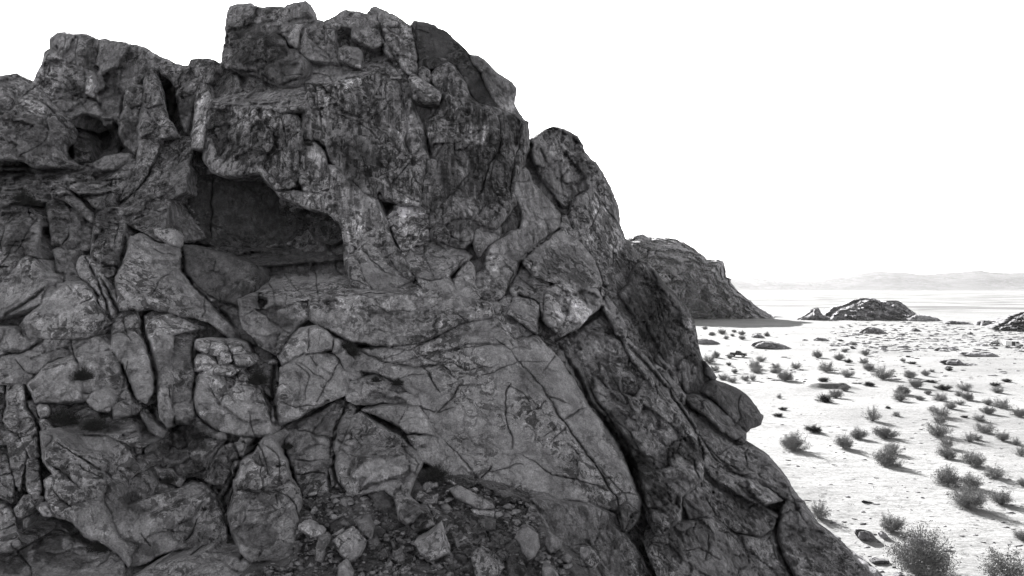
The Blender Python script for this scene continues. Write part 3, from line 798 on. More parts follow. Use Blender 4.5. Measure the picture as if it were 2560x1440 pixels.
C('diagonal_buttress', [820,412,838,415,872,450,910,480,942,500,962,550,986,610,1012,650,1042,692,1030,702,1000,682,975,650,950,600,930,575,905,590,893,640,912,700,942,727,900,722,878,715,862,660,862,600,850,560,820,530,780,525,730,505,700,492,690,478,760,480,822,476], -1.2, .165, r=20, e=.9, streak=.8, fa=.25)
C('alcove', [905,590,935,572,955,600,975,650,1005,690,1030,704,985,722,940,730,912,700,893,640], -.5, .15, r=10, e=.6, fa=.2, amp=.5)
C('bright_step', [985,515,1030,516,1072,540,1075,598,1040,605,1010,640,985,590,965,545], -.4, .21, r=9, e=.8, streak=1.)
C('boulder_face', [1010,640,1040,605,1075,600,1110,612,1160,625,1180,640,1140,672,1120,692,1075,700,1045,695], -.8, .17, r=16, e=1.2)
# cave
C('cave_back', [470,440,560,440,620,436,650,432,700,478,760,505,850,535,875,600,862,645,760,650,640,660,528,615,470,600], 3.0, .036, r=16, e=.5, fa=.12, amp=.5, streak=.4, thick=2.5, ty=.9)  # tone lowered so deep cave shade is painted into the rock
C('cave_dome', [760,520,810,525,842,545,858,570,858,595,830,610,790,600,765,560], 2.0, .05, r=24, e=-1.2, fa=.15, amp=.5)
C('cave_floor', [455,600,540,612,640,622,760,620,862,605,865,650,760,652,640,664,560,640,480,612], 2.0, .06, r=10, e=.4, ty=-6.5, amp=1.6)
C('dark_ledge', [455,612,480,616,560,638,640,664,642,695,622,742,592,762,540,742,490,722,458,692], -.9, .055, r=12, e=1., ty=1.)  # dark tone paints in the shade of a recess
C('ledge', [640,668,700,652,780,645,862,650,880,715,925,726,1000,722,1040,702,1052,716,1060,722,960,742,900,742,800,752,768,746,700,755,640,738,628,700], .9, .19, r=12, ty=-6., e=.9, fa=.25)
C('rubble_ledge', [596,748,640,734,700,753,768,748,772,795,740,812,720,850,700,880,690,885,650,862,605,815], -1.5, .15, r=16, fa=1., amp=1.4)
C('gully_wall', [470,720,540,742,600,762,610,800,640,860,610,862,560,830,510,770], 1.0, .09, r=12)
C('long_face', [772,752,800,752,900,744,960,742,1060,720,1110,725,1150,738,1230,760,1236,790,1150,805,1100,832,1020,872,960,864,880,855,835,832,800,817,775,800], -1.6, .17, r=18, e=1.5, streak=.9, fa=.3)
C('middle_slab', [1042,698,1075,702,1120,694,1150,740,1190,752,1250,758,1262,742,1275,775,1300,808,1340,836,1290,850,1236,792,1230,762,1150,740,1060,720], -.5, .16, r=12, e=.9, fa=.3)
# right centre
C('pale_slab', [1227,610,1263,590,1277,580,1300,573,1307,540,1300,513,1280,490,1278,460,1287,440,1300,425,1313,420,1333,460,1353,483,1380,513,1398,537,1400,567,1373,583,1347,603,1327,627,1303,643,1293,667,1277,693,1263,733,1247,755,1213,755,1187,727,1183,693,1210,673,1213,640], -.5, .19, r=16, e=1.2, fa=.2, streak=.5, amp=.7)
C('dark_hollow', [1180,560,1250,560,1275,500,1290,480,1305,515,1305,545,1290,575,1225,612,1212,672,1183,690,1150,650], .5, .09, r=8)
C('boulder', [1185,572,1200,553,1235,553,1252,570,1247,597,1217,612,1195,642,1183,610], -1.1, .17, r=22, e=1.6)
C('spike', [1138,700,1153,667,1170,653,1183,667,1184,713,1198,742,1180,762,1140,748], -1.2, .18, r=14, e=1.2)
C('tilted_slab', [1303,647,1353,603,1400,575,1404,540,1417,537,1440,597,1473,637,1490,667,1503,707,1500,718,1447,724,1403,708,1373,702,1333,688,1318,667], -.8, .14, r=14, e=1.2, fa=.25, tx=.3)
C('block', [1287,675,1320,672,1333,690,1373,705,1362,740,1356,790,1347,757,1333,748,1297,735,1275,778,1263,745], -.2, .13, r=10)
C('knobbed_block', [1367,723,1393,707,1440,722,1500,722,1510,760,1480,780,1447,817,1403,840,1380,823,1360,800,1358,767], -1.2, .17, r=24, e=1.8, fa=1.1, amp=1.5)
C('upright_block', [1290,742,1333,752,1347,762,1342,836,1307,808,1270,782,1284,750], -.9, .16, r=12, e=1., streak=.7)
C('fin', [1503,717,1517,740,1540,767,1568,827,1561,845,1543,835,1530,800,1512,775,1506,742], -1.1, .2, r=10, e=.9, thick=2)
C('spire', [1322,350,1340,335,1365,322,1395,316,1420,325,1445,340,1458,365,1463,382,1490,405,1513,438,1508,450,1470,470,1440,490,1412,520,1395,500,1370,470,1345,432,1330,402], .3, .14, r=24, e=2.6, fa=1., amp=1.4, k3=.9)
C('ridge_slab', [1513,440,1530,475,1545,515,1550,560,1563,592,1592,627,1603,660,1586,692,1562,722,1545,745,1518,732,1505,700,1490,665,1472,632,1442,592,1418,540,1440,492,1470,470], .2, .15, r=20, e=2.2, streak=.8, fa=.4)
C('thin_slab', [1505,722,1540,732,1555,742,1572,775,1595,838,1622,890,1603,886,1568,845,1565,822,1540,767,1515,742], -.2, .09, r=9, e=.8, fa=.2)
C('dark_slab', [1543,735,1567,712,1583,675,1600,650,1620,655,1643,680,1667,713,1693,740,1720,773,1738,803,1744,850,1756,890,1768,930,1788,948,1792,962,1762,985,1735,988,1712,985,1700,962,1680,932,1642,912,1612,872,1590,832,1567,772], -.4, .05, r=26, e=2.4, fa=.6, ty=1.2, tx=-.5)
C('wedge_stone', [1762,902,1778,920,1794,945,1786,952,1770,938], .2, .12, r=9, e=.8, thick=2)
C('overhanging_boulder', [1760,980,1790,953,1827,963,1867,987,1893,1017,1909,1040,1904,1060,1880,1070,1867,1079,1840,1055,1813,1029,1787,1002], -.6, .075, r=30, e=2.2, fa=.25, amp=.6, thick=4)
C('block', [1718,1000,1740,990,1767,997,1800,1020,1827,1047,1853,1070,1864,1082,1861,1109,1838,1097,1807,1075,1773,1049,1738,1025], -.3, .12, r=16, e=1.5)
C('ridge_slab', [1688,1018,1713,1013,1740,1037,1773,1070,1807,1097,1840,1117,1867,1113,1887,1113,1917,1133,1947,1167,1973,1200,1990,1230,2010,1255,1975,1250,1930,1225,1880,1195,1830,1180,1785,1150,1750,1100,1715,1050], -.2, .15, r=20, e=1.8)
C('parallel_slab', [1640,905,1660,925,1690,962,1712,988,1712,1010,1690,1016,1715,1050,1752,1102,1786,1152,1835,1185,1880,1200,1930,1230,1955,1250,1900,1262,1830,1225,1780,1190,1752,1150,1742,1110,1700,1040,1660,975,1625,925], -.4, .16, r=14, e=1.2)
C('thin_ridge', [1553,845,1570,850,1600,880,1650,938,1700,1008,1740,1068,1757,1112,1742,1125,1720,1085,1680,1025,1622,955,1582,903], -.9, .18, r=9, e=.9, thick=3)
C('broad_rib', [1392,855,1450,822,1510,782,1535,830,1555,852,1580,902,1640,965,1690,1020,1725,1080,1742,1125,1757,1162,1752,1200,1732,1222,1702,1242,1702,1300,1660,1335,1640,1335,1620,1270,1598,1180,1568,1105,1535,1055,1495,1005,1472,960,1442,900,1402,882], -.5, .155, r=20, e=1.9, fa=.8, amp=1.2)
C('lower_block', [1702,1242,1732,1224,1760,1165,1785,1190,1832,1222,1900,1260,1945,1290,1935,1320,1900,1340,1840,1330,1780,1290,1720,1300], .1, .14, r=18, e=1.5)
C('lower_slab', [1638,1340,1700,1305,1780,1295,1840,1335,1900,1345,1930,1330,1945,1400,1985,1450,2010,1540,1700,1540,1650,1450,1620,1380], -.3, .15, r=20, e=1.4, fa=.6)
C('toe_slab', [1948,1285,1960,1250,1990,1232,2012,1256,2036,1290,2048,1310,2063,1322,2097,1344,2130,1380,2167,1403,2188,1417,2207,1440,2295,1540,2020,1540,1990,1445,1958,1390,1942,1335], -.4, .15, r=34, e=3., fa=.35)
# central slab and its surroundings
C('great_slab', [880,875,960,868,1030,872,1105,835,1150,808,1236,792,1285,850,1340,840,1385,885,1430,940,1465,1000,1482,1030,1502,1052,1532,1092,1562,1152,1592,1222,1606,1252,1600,1282,1555,1287,1530,1277,1450,1252,1380,1252,1330,1242,1270,1237,1200,1205,1150,1140,1085,1082,1050,1015,1045,1000,1000,962,940,932,885,928], -.6, .165, r=22, e=1.5, fa=.3, amp=.8, streak=.3)
C('lower_apron', [1325,1246,1380,1256,1450,1258,1540,1284,1562,1332,1602,1392,1645,1460,1680,1540,1480,1540,1400,1400,1345,1330,1315,1290], -.4, .14, r=16, e=1.2)
C('wedge_stone', [1543,1270,1570,1262,1600,1285,1590,1305,1572,1325,1556,1330,1548,1300], -.8, .1, r=10, e=.9, thick=2)
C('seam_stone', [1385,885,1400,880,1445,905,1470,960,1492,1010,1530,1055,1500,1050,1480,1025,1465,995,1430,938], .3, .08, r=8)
# upper left terrace
C('terrace', [-60,420,60,418,170,414,240,408,300,387,328,392,330,425,300,442,282,472,240,520,215,495,170,470,130,470,100,500,60,505,-60,520], .2, .16, r=14, ty=-4.5, fa=1., amp=1.4)
C('flat_stone', [235,408,262,392,300,385,322,386,318,402,282,420,245,424], -1.1, .17, r=9, e=.7, thick=1.4)
C('block', [282,440,322,398,342,402,326,438,302,470,285,475], -.9, .16, r=10)
C('pillar', [3,520,17,510,53,506,80,520,100,547,104,587,93,627,97,647,80,642,53,645,33,675,17,702,-60,702,-60,600,0,560], -1.0, .18, r=22, e=1.8, fa=.6)
C('pillar', [117,510,140,493,160,500,172,520,178,560,170,590,150,615,132,610,126,560], -.7, .15, r=16, e=1.5, streak=.8)
C('hump', [175,522,200,522,215,552,232,562,232,590,225,622,200,622,175,642,160,655,140,645,133,627,152,616,172,592], -.6, .17, r=16, e=1.4)
C('leaning_slab', [127,482,147,473,173,477,200,500,233,533,232,562,200,530,160,498,133,495], -1.3, .15, r=9, e=.8, thick=2)
C('tower', [233,547,240,522,267,513,293,516,313,527,318,573,313,627,294,675,287,690,253,695,243,675,227,650,230,607], -1.3, .17, r=20, e=1.8, fa=.7, streak=.7)
C('broad_rock', [327,593,347,587,383,607,427,613,447,627,456,640,454,680,481,707,508,733,534,760,568,800,598,835,582,852,553,828,520,802,480,794,433,784,383,774,343,775,333,768,300,775,293,740,290,693,310,655,318,620], -1.2, .19, r=24, e=1.9, fa=.4)
C('sliver', [197,647,207,640,233,655,260,688,280,735,262,745,240,727,200,690,193,670], -1.2, .18, r=9, e=.9, thick=2.4)
C('sliver', [262,735,283,725,297,760,293,778,277,794,258,774,245,745], -1.2, .18, r=9, e=.9, thick=2.4)
C('rounded_rock', [-60,702,27,682,53,647,77,642,97,653,101,680,120,702,113,725,100,755,50,775,5,795,-60,802], -.9, .18, r=20, e=1.5)
C('dome', [110,727,133,713,167,707,200,706,233,727,247,760,267,790,277,802,253,818,240,835,213,849,167,849,117,849,67,847,50,818,67,793,100,765], -1.1, .185, r=26, e=1.8, fa=.35)
C('block', [140,645,175,642,197,690,205,705,165,705,145,690], -.4, .15, r=10)
C('pillar', [280,793,300,775,320,768,343,778,354,823,361,847,371,887,381,907,388,940,386,980,370,1010,340,992,320,942,300,902,276,872,278,830], -1.3, .18, r=20, e=1.7, fa=.4)
C('pillar', [360,792,383,777,427,780,467,800,494,822,477,828,434,840,431,870,421,920,430,960,424,1040,420,1070,402,1042,391,980,389,930,372,862], -1.2, .18, r=18, e=1.6, fa=.5)
C('block', [436,842,470,830,488,850,484,900,492,940,482,980,486,1030,470,1060,440,1060,428,1000,432,960,424,920], -.8, .15, r=14)
for q in ([487,866,490,851,515,848,545,850,560,860,568,873,552,890,520,886,500,877],[563,848,580,853,604,860,613,885,585,886,570,870],[487,902,495,888,520,886,535,893,541,912,522,926,488,926],[545,892,560,878,575,885,581,900,566,913,549,910],[583,890,605,886,625,890,633,906,620,916,592,913],[500,930,540,915,575,914,600,925,580,940,530,940]):
    C('cobble', q, -1.7, .21, r=16, e=1.2, thick=1.6, fa=.2)
C('layered_band', [-60,815,50,822,68,850,120,852,215,852,245,840,275,868,300,905,230,882,120,902,68,962,-60,962], -1., .175, r=16, e=1.2, fa=.8)
C('rounded_rock', [68,962,120,912,200,884,270,880,318,920,322,960,282,985,275,975,235,978,215,1000,150,1010,90,1008], -1.4, .19, r=26, e=1.8, fa=.35)
C('block', [217,1002,235,980,265,977,278,1006,275,1030,245,1026], -1.8, .18, r=12, e=1.)
C('block', [280,985,325,962,330,1000,325,1012,308,1004,282,1014], -1.5, .17, r=10, e=.9)
C('block', [280,1018,308,1006,327,1018,322,1040,285,1046], -1.8, .15, r=12, e=1.)
C('ledge', [100,1015,215,1005,245,1030,285,1050,330,1048,350,1085,355,1120,325,1112,275,1088,200,1085,135,1083,110,1050], -1.1, .15, r=12, ty=-1.5, fa=.8)
C('block', [330,960,340,945,385,942,391,962,384,1010,342,1024,330,995], -.8, .14, r=12)
C('block', [345,1028,385,1014,402,1046,420,1075,405,1095,372,1075], -1., .15, r=12)
C('small_rock', [332,1062,346,1058,358,1095,362,1140,345,1148,336,1105], -1.4, .17, r=9, e=.8, thick=2)
C('left_column', [-60,960,12,962,10,1000,5,1040,20,1075,45,1085,62,1105,20,1108,-60,1115], -.9, .15, r=14)
C('left_column', [20,962,55,960,66,1005,90,1022,98,1075,104,1140,76,1144,62,1112,48,1082,15,1072,10,1040,18,1010], -1.5, .18, r=15, e=1.3)
C('round_stone', [90,1020,100,1012,118,1014,127,1026,120,1042,100,1044], -2., .2, r=14, e=1.1, thick=1.4)
C('round_stone', [8,1050,25,1033,45,1038,50,1060,40,1080,22,1070], -2., .16, r=14, e=1.1, thick=1.4)
C('slab', [96,1045,115,1048,145,1085,110,1083,100,1070], -1.5, .17, r=9, e=.8, thick=2)
C('flat_slab', [137,1087,200,1089,275,1090,325,1120,345,1160,352,1177,310,1202,287,1207,262,1182,215,1147,172,1112], -1.5, .18, r=12, e=.9, fa=.35)
C('saddle_rock', [102,1080,130,1086,170,1115,215,1150,264,1182,290,1212,320,1262,355,1250,440,1222,482,1200,520,1212,545,1242,560,1282,575,1332,578,1375,520,1362,440,1376,390,1394,320,1420,300,1385,250,1358,212,1342,180,1302,140,1292,115,1270,110,1202,135,1187,108,1152], -1.5, .185, r=24, e=1.7, fa=.45, amp=1.1)
C('pocket', [290,1210,312,1204,355,1180,400,1205,440,1222,360,1252,320,1262], -.8, .12, r=10)
C('bottom_slab', [75,1292,110,1290,145,1300,180,1342,220,1362,290,1377,310,1402,308,1460,300,1540,-60,1560,-60,1400,20,1387,68,1372,80,1322], -1.6, .16, r=20, e=1.4)
C('edge_block', [-60,1120,15,1135,25,1165,35,1200,33,1260,0,1240,-60,1230], -1.5, .18, r=14, e=1.1)
C('edge_block', [-60,1245,10,1260,38,1280,42,1310,50,1360,38,1377,-60,1390], -1.7, .19, r=16, e=1.2)
C('upright_block', [68,1150,95,1145,105,1180,112,1252,85,1252,70,1227,67,1182], -2., .18, r=12, e=1., thick=2)
C('block', [20,1108,62,1104,64,1142,50,1232,36,1202,26,1160], -1.2, .16, r=10)
C('bottom_rock', [308,1460,372,1422,440,1397,520,1384,575,1388,600,1402,660,1420,700,1540,310,1540], -1.7, .16, r=18, e=1.3)
# lower middle left
C('pillar', [490,942,530,915,600,918,640,960,662,1000,680,1060,680,1088,640,1092,600,1090,540,1072,492,1032,484,982], -1.4, .19, r=24, e=1.9, fa=.5)
C('mottled_rib', [362,1110,390,1092,430,1080,470,1062,490,1040,540,1078,600,1094,628,1098,600,1145,580,1152,580,1192,560,1242,530,1216,490,1200,450,1216,410,1202,375,1180,362,1150], -.8, .15, r=16, fa=1.3, amp=1.7, streak=.8)
C('great_pillar', [583,1152,600,1147,633,1137,660,1097,680,1092,702,1113,718,1153,728,1193,748,1223,759,1253,751,1280,744,1327,738,1390,700,1408,633,1405,600,1382,578,1340,565,1290,585,1230,582,1190], -2., .185, r=26, e=2.1, fa=.7, amp=1.2)
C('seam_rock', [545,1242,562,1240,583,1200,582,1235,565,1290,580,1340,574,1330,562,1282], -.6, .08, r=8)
C('rounded_boulder', [697,889,707,863,727,840,753,823,793,817,820,830,832,847,830,874,773,881,750,890,723,903,707,915], -2., .19, r=26, e=1.8, fa=.25)
C('boulder_slab', [700,922,730,905,760,890,800,885,840,890,868,935,866,985,830,1000,780,1020,740,1045,700,1062,680,1052,685,1000,700,962], -1.4, .185, r=20, e=1.4, fa=.35)
C('narrow_slab', [835,850,860,868,880,893,900,925,905,942,885,950,868,945,852,902,833,880], -1.5, .17, r=10, e=.9)
C('gully_floor', [600,862,650,866,692,888,695,960,690,1000,660,980,640,945,610,918,635,905,618,880], .1, .11, r=8)
C('block', [868,962,885,948,935,935,1000,962,1046,1000,1050,1012,1000,1006,960,1004,932,1010,905,1008,888,1010,866,1000], -1.1, .18, r=12, e=1.)
C('step_wall', [700,1077,720,1060,780,1040,846,1000,864,1000,850,1030,836,1080,828,1150,817,1200,822,1232,762,1242,745,1222,730,1182,716,1132,716,1085], -.2, .13, r=14, e=1.2, streak=.7)
C('step_block', [775,1252,790,1232,820,1227,839,1246,836,1270,792,1272], -1., .15, r=12, e=1.)
C('dark_fin', [846,1040,862,1012,885,1018,880,1040,862,1080,845,1130,840,1180,833,1215,826,1180,832,1120], -1.0, .13, r=9, e=.9)
C('pyramid_rock', [868,1080,885,1040,905,1030,940,1055,1000,1090,1020,1110,1038,1130,1052,1160,1046,1180,1030,1210,1026,1240,1050,1265,1080,1290,1088,1312,1040,1330,1000,1300,985,1242,960,1222,930,1232,900,1242,860,1232,840,1217,838,1160,850,1120], -1.9, .18, r=24, e=2., fa=.8, amp=1.2)
C('sloping_block', [905,1022,960,1018,1010,1012,1045,1015,1072,1050,1087,1087,1060,1083,1020,1082,1000,1062,950,1042], -1.3, .17, r=12, e=1.)
C('hollow_slab', [1020,1092,1060,1087,1090,1084,1150,1142,1190,1200,1170,1206,1148,1202,1110,1185,1070,1160,1052,1155,1038,1130], -1., .15, r=12, e=1.)
C('diagonal_log_rock', [1080,1292,1095,1270,1130,1290,1160,1332,1194,1372,1170,1384,1130,1344,1098,1322], -2.1, .15, r=14, e=1.2, thick=2)
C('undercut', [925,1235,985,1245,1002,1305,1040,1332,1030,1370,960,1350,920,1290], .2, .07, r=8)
for q, o_, t_ in (([1215,1210,1260,1232,1262,1262,1240,1262,1200,1235],-1.1,.13), ([1265,1240,1320,1245,1328,1275,1300,1270,1270,1262],-1.1,.13), ([1330,1250,1375,1256,1395,1275,1360,1285],-1.,.14)):
    C('block', q, o_, t_, r=10, e=.9)

# scree floor in the gully (slopes up and away)
FLOOR_PTS = [720,1255,800,1225,900,1235,1000,1215,1040,1180,1150,1195,1220,1215,1330,1260,1350,1300,1420,1400,1500,1470,1560,1560,560,1560,600,1440,735,1390,745,1330]
def floorD(p):
    p = np.asarray(p, float).reshape(-1, 2)
    return 32.6 + (1440 - p[:, 1]) * .0265 + (p[:, 0] - 1000) * .0022
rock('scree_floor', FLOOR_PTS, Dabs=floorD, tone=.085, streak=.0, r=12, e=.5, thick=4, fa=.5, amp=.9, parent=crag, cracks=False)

# ------------------------------------------------------------------ loose boulders on the crag
def cap_poly(p):
    P = np.array(p, float).reshape(-1, 2); return P
def boulder(pts, label, tone=.18, thick=1.2, dz=0., group=None, name='boulder', fl=floorD, fa=.45, r=None, cat='boulder', k3=2.2):
    P = cap_poly(pts)
    w = (P.max(0) - P.min(0)).min()
    D = float(fl(np.array([[P[:, 0].mean(), P[:, 1].max() - 4]]))[0]) - thick * .5 + dz
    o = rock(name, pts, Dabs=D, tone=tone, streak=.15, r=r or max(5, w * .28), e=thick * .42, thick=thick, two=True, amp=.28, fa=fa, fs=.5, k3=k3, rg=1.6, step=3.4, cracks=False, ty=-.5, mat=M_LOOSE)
    return tag(o, label, cat, group)

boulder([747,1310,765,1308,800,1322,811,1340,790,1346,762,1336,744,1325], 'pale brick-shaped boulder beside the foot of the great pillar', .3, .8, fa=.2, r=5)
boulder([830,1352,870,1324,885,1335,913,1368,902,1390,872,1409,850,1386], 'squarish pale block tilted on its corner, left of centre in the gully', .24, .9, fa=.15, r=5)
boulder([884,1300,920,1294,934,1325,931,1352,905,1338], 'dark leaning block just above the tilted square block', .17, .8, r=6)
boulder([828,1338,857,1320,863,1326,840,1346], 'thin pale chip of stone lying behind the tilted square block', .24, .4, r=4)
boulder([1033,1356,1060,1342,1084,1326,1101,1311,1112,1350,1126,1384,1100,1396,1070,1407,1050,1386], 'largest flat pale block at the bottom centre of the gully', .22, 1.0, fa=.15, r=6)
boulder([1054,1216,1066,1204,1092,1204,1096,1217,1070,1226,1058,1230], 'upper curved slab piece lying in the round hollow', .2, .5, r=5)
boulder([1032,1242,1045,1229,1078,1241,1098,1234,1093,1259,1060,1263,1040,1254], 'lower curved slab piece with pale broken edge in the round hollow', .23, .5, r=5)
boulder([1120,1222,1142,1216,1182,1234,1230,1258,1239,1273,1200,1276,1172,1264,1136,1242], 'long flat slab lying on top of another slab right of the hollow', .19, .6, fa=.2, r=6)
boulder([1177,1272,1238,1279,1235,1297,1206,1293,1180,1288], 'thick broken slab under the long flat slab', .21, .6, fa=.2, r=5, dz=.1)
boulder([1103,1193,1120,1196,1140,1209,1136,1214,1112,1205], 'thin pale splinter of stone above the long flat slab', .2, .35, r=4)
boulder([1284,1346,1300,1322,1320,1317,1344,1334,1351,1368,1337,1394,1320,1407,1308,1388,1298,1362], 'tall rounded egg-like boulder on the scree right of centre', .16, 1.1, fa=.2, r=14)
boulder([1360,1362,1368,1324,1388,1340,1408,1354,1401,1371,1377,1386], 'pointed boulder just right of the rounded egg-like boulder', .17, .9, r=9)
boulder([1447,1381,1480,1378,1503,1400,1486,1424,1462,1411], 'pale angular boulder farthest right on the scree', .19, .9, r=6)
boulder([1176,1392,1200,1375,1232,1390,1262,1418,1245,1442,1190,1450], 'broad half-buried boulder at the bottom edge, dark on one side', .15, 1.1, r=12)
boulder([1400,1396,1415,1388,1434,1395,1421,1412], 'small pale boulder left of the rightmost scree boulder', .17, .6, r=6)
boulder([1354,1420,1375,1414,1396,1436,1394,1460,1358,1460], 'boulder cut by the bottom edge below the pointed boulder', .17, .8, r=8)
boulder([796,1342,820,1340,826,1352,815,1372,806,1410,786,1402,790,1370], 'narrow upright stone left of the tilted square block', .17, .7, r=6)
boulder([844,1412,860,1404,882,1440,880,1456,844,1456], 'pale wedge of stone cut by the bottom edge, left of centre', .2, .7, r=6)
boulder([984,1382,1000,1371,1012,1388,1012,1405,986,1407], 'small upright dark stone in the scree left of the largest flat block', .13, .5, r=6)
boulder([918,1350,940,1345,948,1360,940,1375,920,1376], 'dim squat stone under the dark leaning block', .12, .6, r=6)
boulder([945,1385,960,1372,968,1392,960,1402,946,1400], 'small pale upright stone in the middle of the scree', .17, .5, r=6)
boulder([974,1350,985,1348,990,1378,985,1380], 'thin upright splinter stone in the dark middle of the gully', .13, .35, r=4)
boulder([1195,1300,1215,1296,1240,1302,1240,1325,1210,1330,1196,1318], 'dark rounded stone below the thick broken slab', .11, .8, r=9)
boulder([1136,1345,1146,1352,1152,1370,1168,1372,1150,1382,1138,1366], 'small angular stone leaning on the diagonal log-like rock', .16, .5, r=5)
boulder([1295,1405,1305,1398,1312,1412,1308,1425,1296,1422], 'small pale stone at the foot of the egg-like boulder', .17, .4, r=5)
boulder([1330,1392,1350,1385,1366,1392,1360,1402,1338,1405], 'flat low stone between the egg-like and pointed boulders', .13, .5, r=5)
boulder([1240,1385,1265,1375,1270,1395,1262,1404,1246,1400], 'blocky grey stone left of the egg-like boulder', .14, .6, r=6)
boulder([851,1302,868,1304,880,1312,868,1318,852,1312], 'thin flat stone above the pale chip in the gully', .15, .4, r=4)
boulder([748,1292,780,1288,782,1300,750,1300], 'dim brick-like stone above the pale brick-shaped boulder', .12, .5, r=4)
D0f = lambda p: D0(p)
boulder([383,572,400,569,437,573,447,590,446,620,425,616,405,601,388,588], 'pale flat-topped boulder perched on the broad rock beside the cave', .22, 1.2, dz=-1.6, fl=D0f, r=9)
boulder([88,1270,100,1257,122,1265,138,1290,124,1294,108,1291], 'pale oval stone lodged low at the left edge', .26, .8, dz=-2., fl=D0f, r=9)
boulder([35,1272,60,1236,86,1250,90,1266,72,1280,56,1300,40,1292], 'angular stone jammed in the dark crack left of the pale oval stone', .19, .9, dz=-1.6, fl=D0f, r=9)
boulder([56,1300,70,1286,80,1295,70,1320,56,1330], 'narrow stone deep in the dark crack below the pale oval stone', .14, .8, dz=-1.2, fl=D0f, r=7)
boulder([846,121,860,113,895,118,905,130,903,160,897,168,870,162,846,152], 'pitted boulder sitting in the summit niche', .12, 1.8, dz=.2, fl=D0f, r=12, fa=.8, k3=1.4)
boulder([888,160,900,158,903,165,898,170,888,167], 'tiny bright stone at the foot of the niche boulder', .35, .4, dz=-.9, fl=D0f, r=3)
boulder([667,905,680,897,692,902,690,910,672,912], 'small flat pale stone beside the rounded boulder in the side gully', .2, .5, dz=-.8, fl=D0f, r=4)
boulder([640,905,652,903,656,910,646,914], 'tiny grey stone in the side gully near the cobble pile', .16, .4, dz=-.8, fl=D0f, r=4)

# scree pebbles: nobody could count them
def scree():
    V, Fc, T = [], [], []
    poly = np.array(FLOOR_PTS, float).reshape(-1, 2)
    base = []
    for i in range(6):
        d = rng.normal(size=(9, 3)); d /= np.linalg.norm(d, axis=1)[:, None]; d[:, 2] *= .65
        import bmesh
        bm = bmesh.new()
        for q in d: bm.verts.new(q)
        bmesh.ops.convex_hull(bm, input=bm.verts)
        bm.verts.ensure_lookup_table(); bm.verts.index_update()
        vs_ = np.array([v.co[:] for v in bm.verts]); fs_ = np.array([[v.index for v in f.verts] for f in bm.faces if len(f.verts) == 3])
        bm.free(); base.append((vs_, fs_))
    n = 0; nv = 0
    while n < 2900:
        x = rng.uniform(600, 1560); y = rng.uniform(1190, 1475)
        if not inside(np.array([[x, y]]), poly)[0]: continue
        s = .04 + .20 * rng.random() ** 4 if n < 2700 else rng.uniform(.16, .38)
        D = float(floorD([[x, y]])[0]) - .12
        c = np.array(px(x, y, D))
        v, f = base[n % 6]
        a = rng.random() * 6.28; ca, sa = math.cos(a), math.sin(a)
        w = v * s * np.array([1, rng.uniform(.6, 1.2), rng.uniform(.5, 1)])
        w = w @ np.array([[ca, -sa, 0], [sa, ca, 0], [0, 0, 1]])
        V.append(w + c); Fc.append(f + nv); nv += len(v); T += [rng.uniform(.08, .2) if n < 2700 else rng.uniform(.13, .21)] * len(v); n += 1
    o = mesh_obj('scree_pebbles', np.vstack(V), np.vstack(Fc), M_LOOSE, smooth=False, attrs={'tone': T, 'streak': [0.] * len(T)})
    tag(o, 'loose pebbles and rock chips strewn over the gully floor', 'scree', kind='stuff')
scree()

# ------------------------------------------------------------------ far hill and outcrops on the plain
def outcrop(pts, yb, label, tone=.2, thick=20., name='rock_outcrop', cat='rock outcrop', amp=1., fa=.6, r=14, e=None, nsc=1., step=2.2, rg=1.6, mat=None, k3=1., lean=0., fs=.3):
    P = np.array(pts, float).reshape(-1, 2)
    D = F * H / (yb - HORY)
    c = P.mean(0)
    def f(p): return D + lean * (yb - p[:, 1]) / F * D + 0 * p[:, 0]
    o = rock(name, pts, Dabs=f, tone=tone, streak=.1, r=r, e=e or thick * .5, thick=thick, two=True, amp=amp, fa=fa, fs=fs, nsc=nsc, smooth=thick < 9, k3=k3, rg=rg, step=step, cracks=False, mat=mat or M_FLAT)
    return tag(o, label, cat)

outcrop([1500,660,1540,620,1575,592,1590,586,1604,584,1622,590,1640,592,1662,593,1687,596,1712,606,1735,620,1752,636,1766,649,1790,648,1808,651,1812,666,1815,690,1828,696,1829,705,1838,718,1852,732,1866,744,1882,757,1900,769,1912,778,1928,787,1945,792,1975,796,1995,800,1990,812,1940,822,1500,822],
        800, 'big rubbly rock hill in shade behind the right shoulder of the crag', .2, 130., 'rocky_hill', 'hill', amp=1.3, fa=1.7, r=120, e=50, nsc=6., step=1.8, rg=2.6, mat=M_HILL, lean=.5, fs=.8)
outcrop([2058,800,2078,784,2100,770,2115,767,2138,757,2150,748,2168,744,2185,745,2200,752,2225,756,2240,752,2252,755,2265,764,2280,776,2296,787,2320,796,2310,810,2200,814,2060,812],
        801, 'large jagged outcrop with two humps, alone on the plain', .2, 36., amp=1.5, fa=2., r=30, e=14, nsc=2.6, mat=M_HILL, step=1.5, lean=1.7, fs=.55, rg=2.8)
outcrop([2262,796,2290,786,2320,788,2340,793,2357,802,2350,808,2270,808], 803, 'low flat outcrop trailing off right of the large jagged outcrop', .32, 10., amp=1., fa=1.2, r=8, nsc=1.5, step=1.8, lean=.8)
outcrop([1998,799,2010,792,2022,787,2030,781,2034,773,2046,769,2052,778,2056,786,2076,792,2070,803,2000,805], 800, 'small peaked outcrop left of the large jagged outcrop', .22, 10., amp=1.2, fa=1.3, r=9, e=4, nsc=1.6, step=1.6)
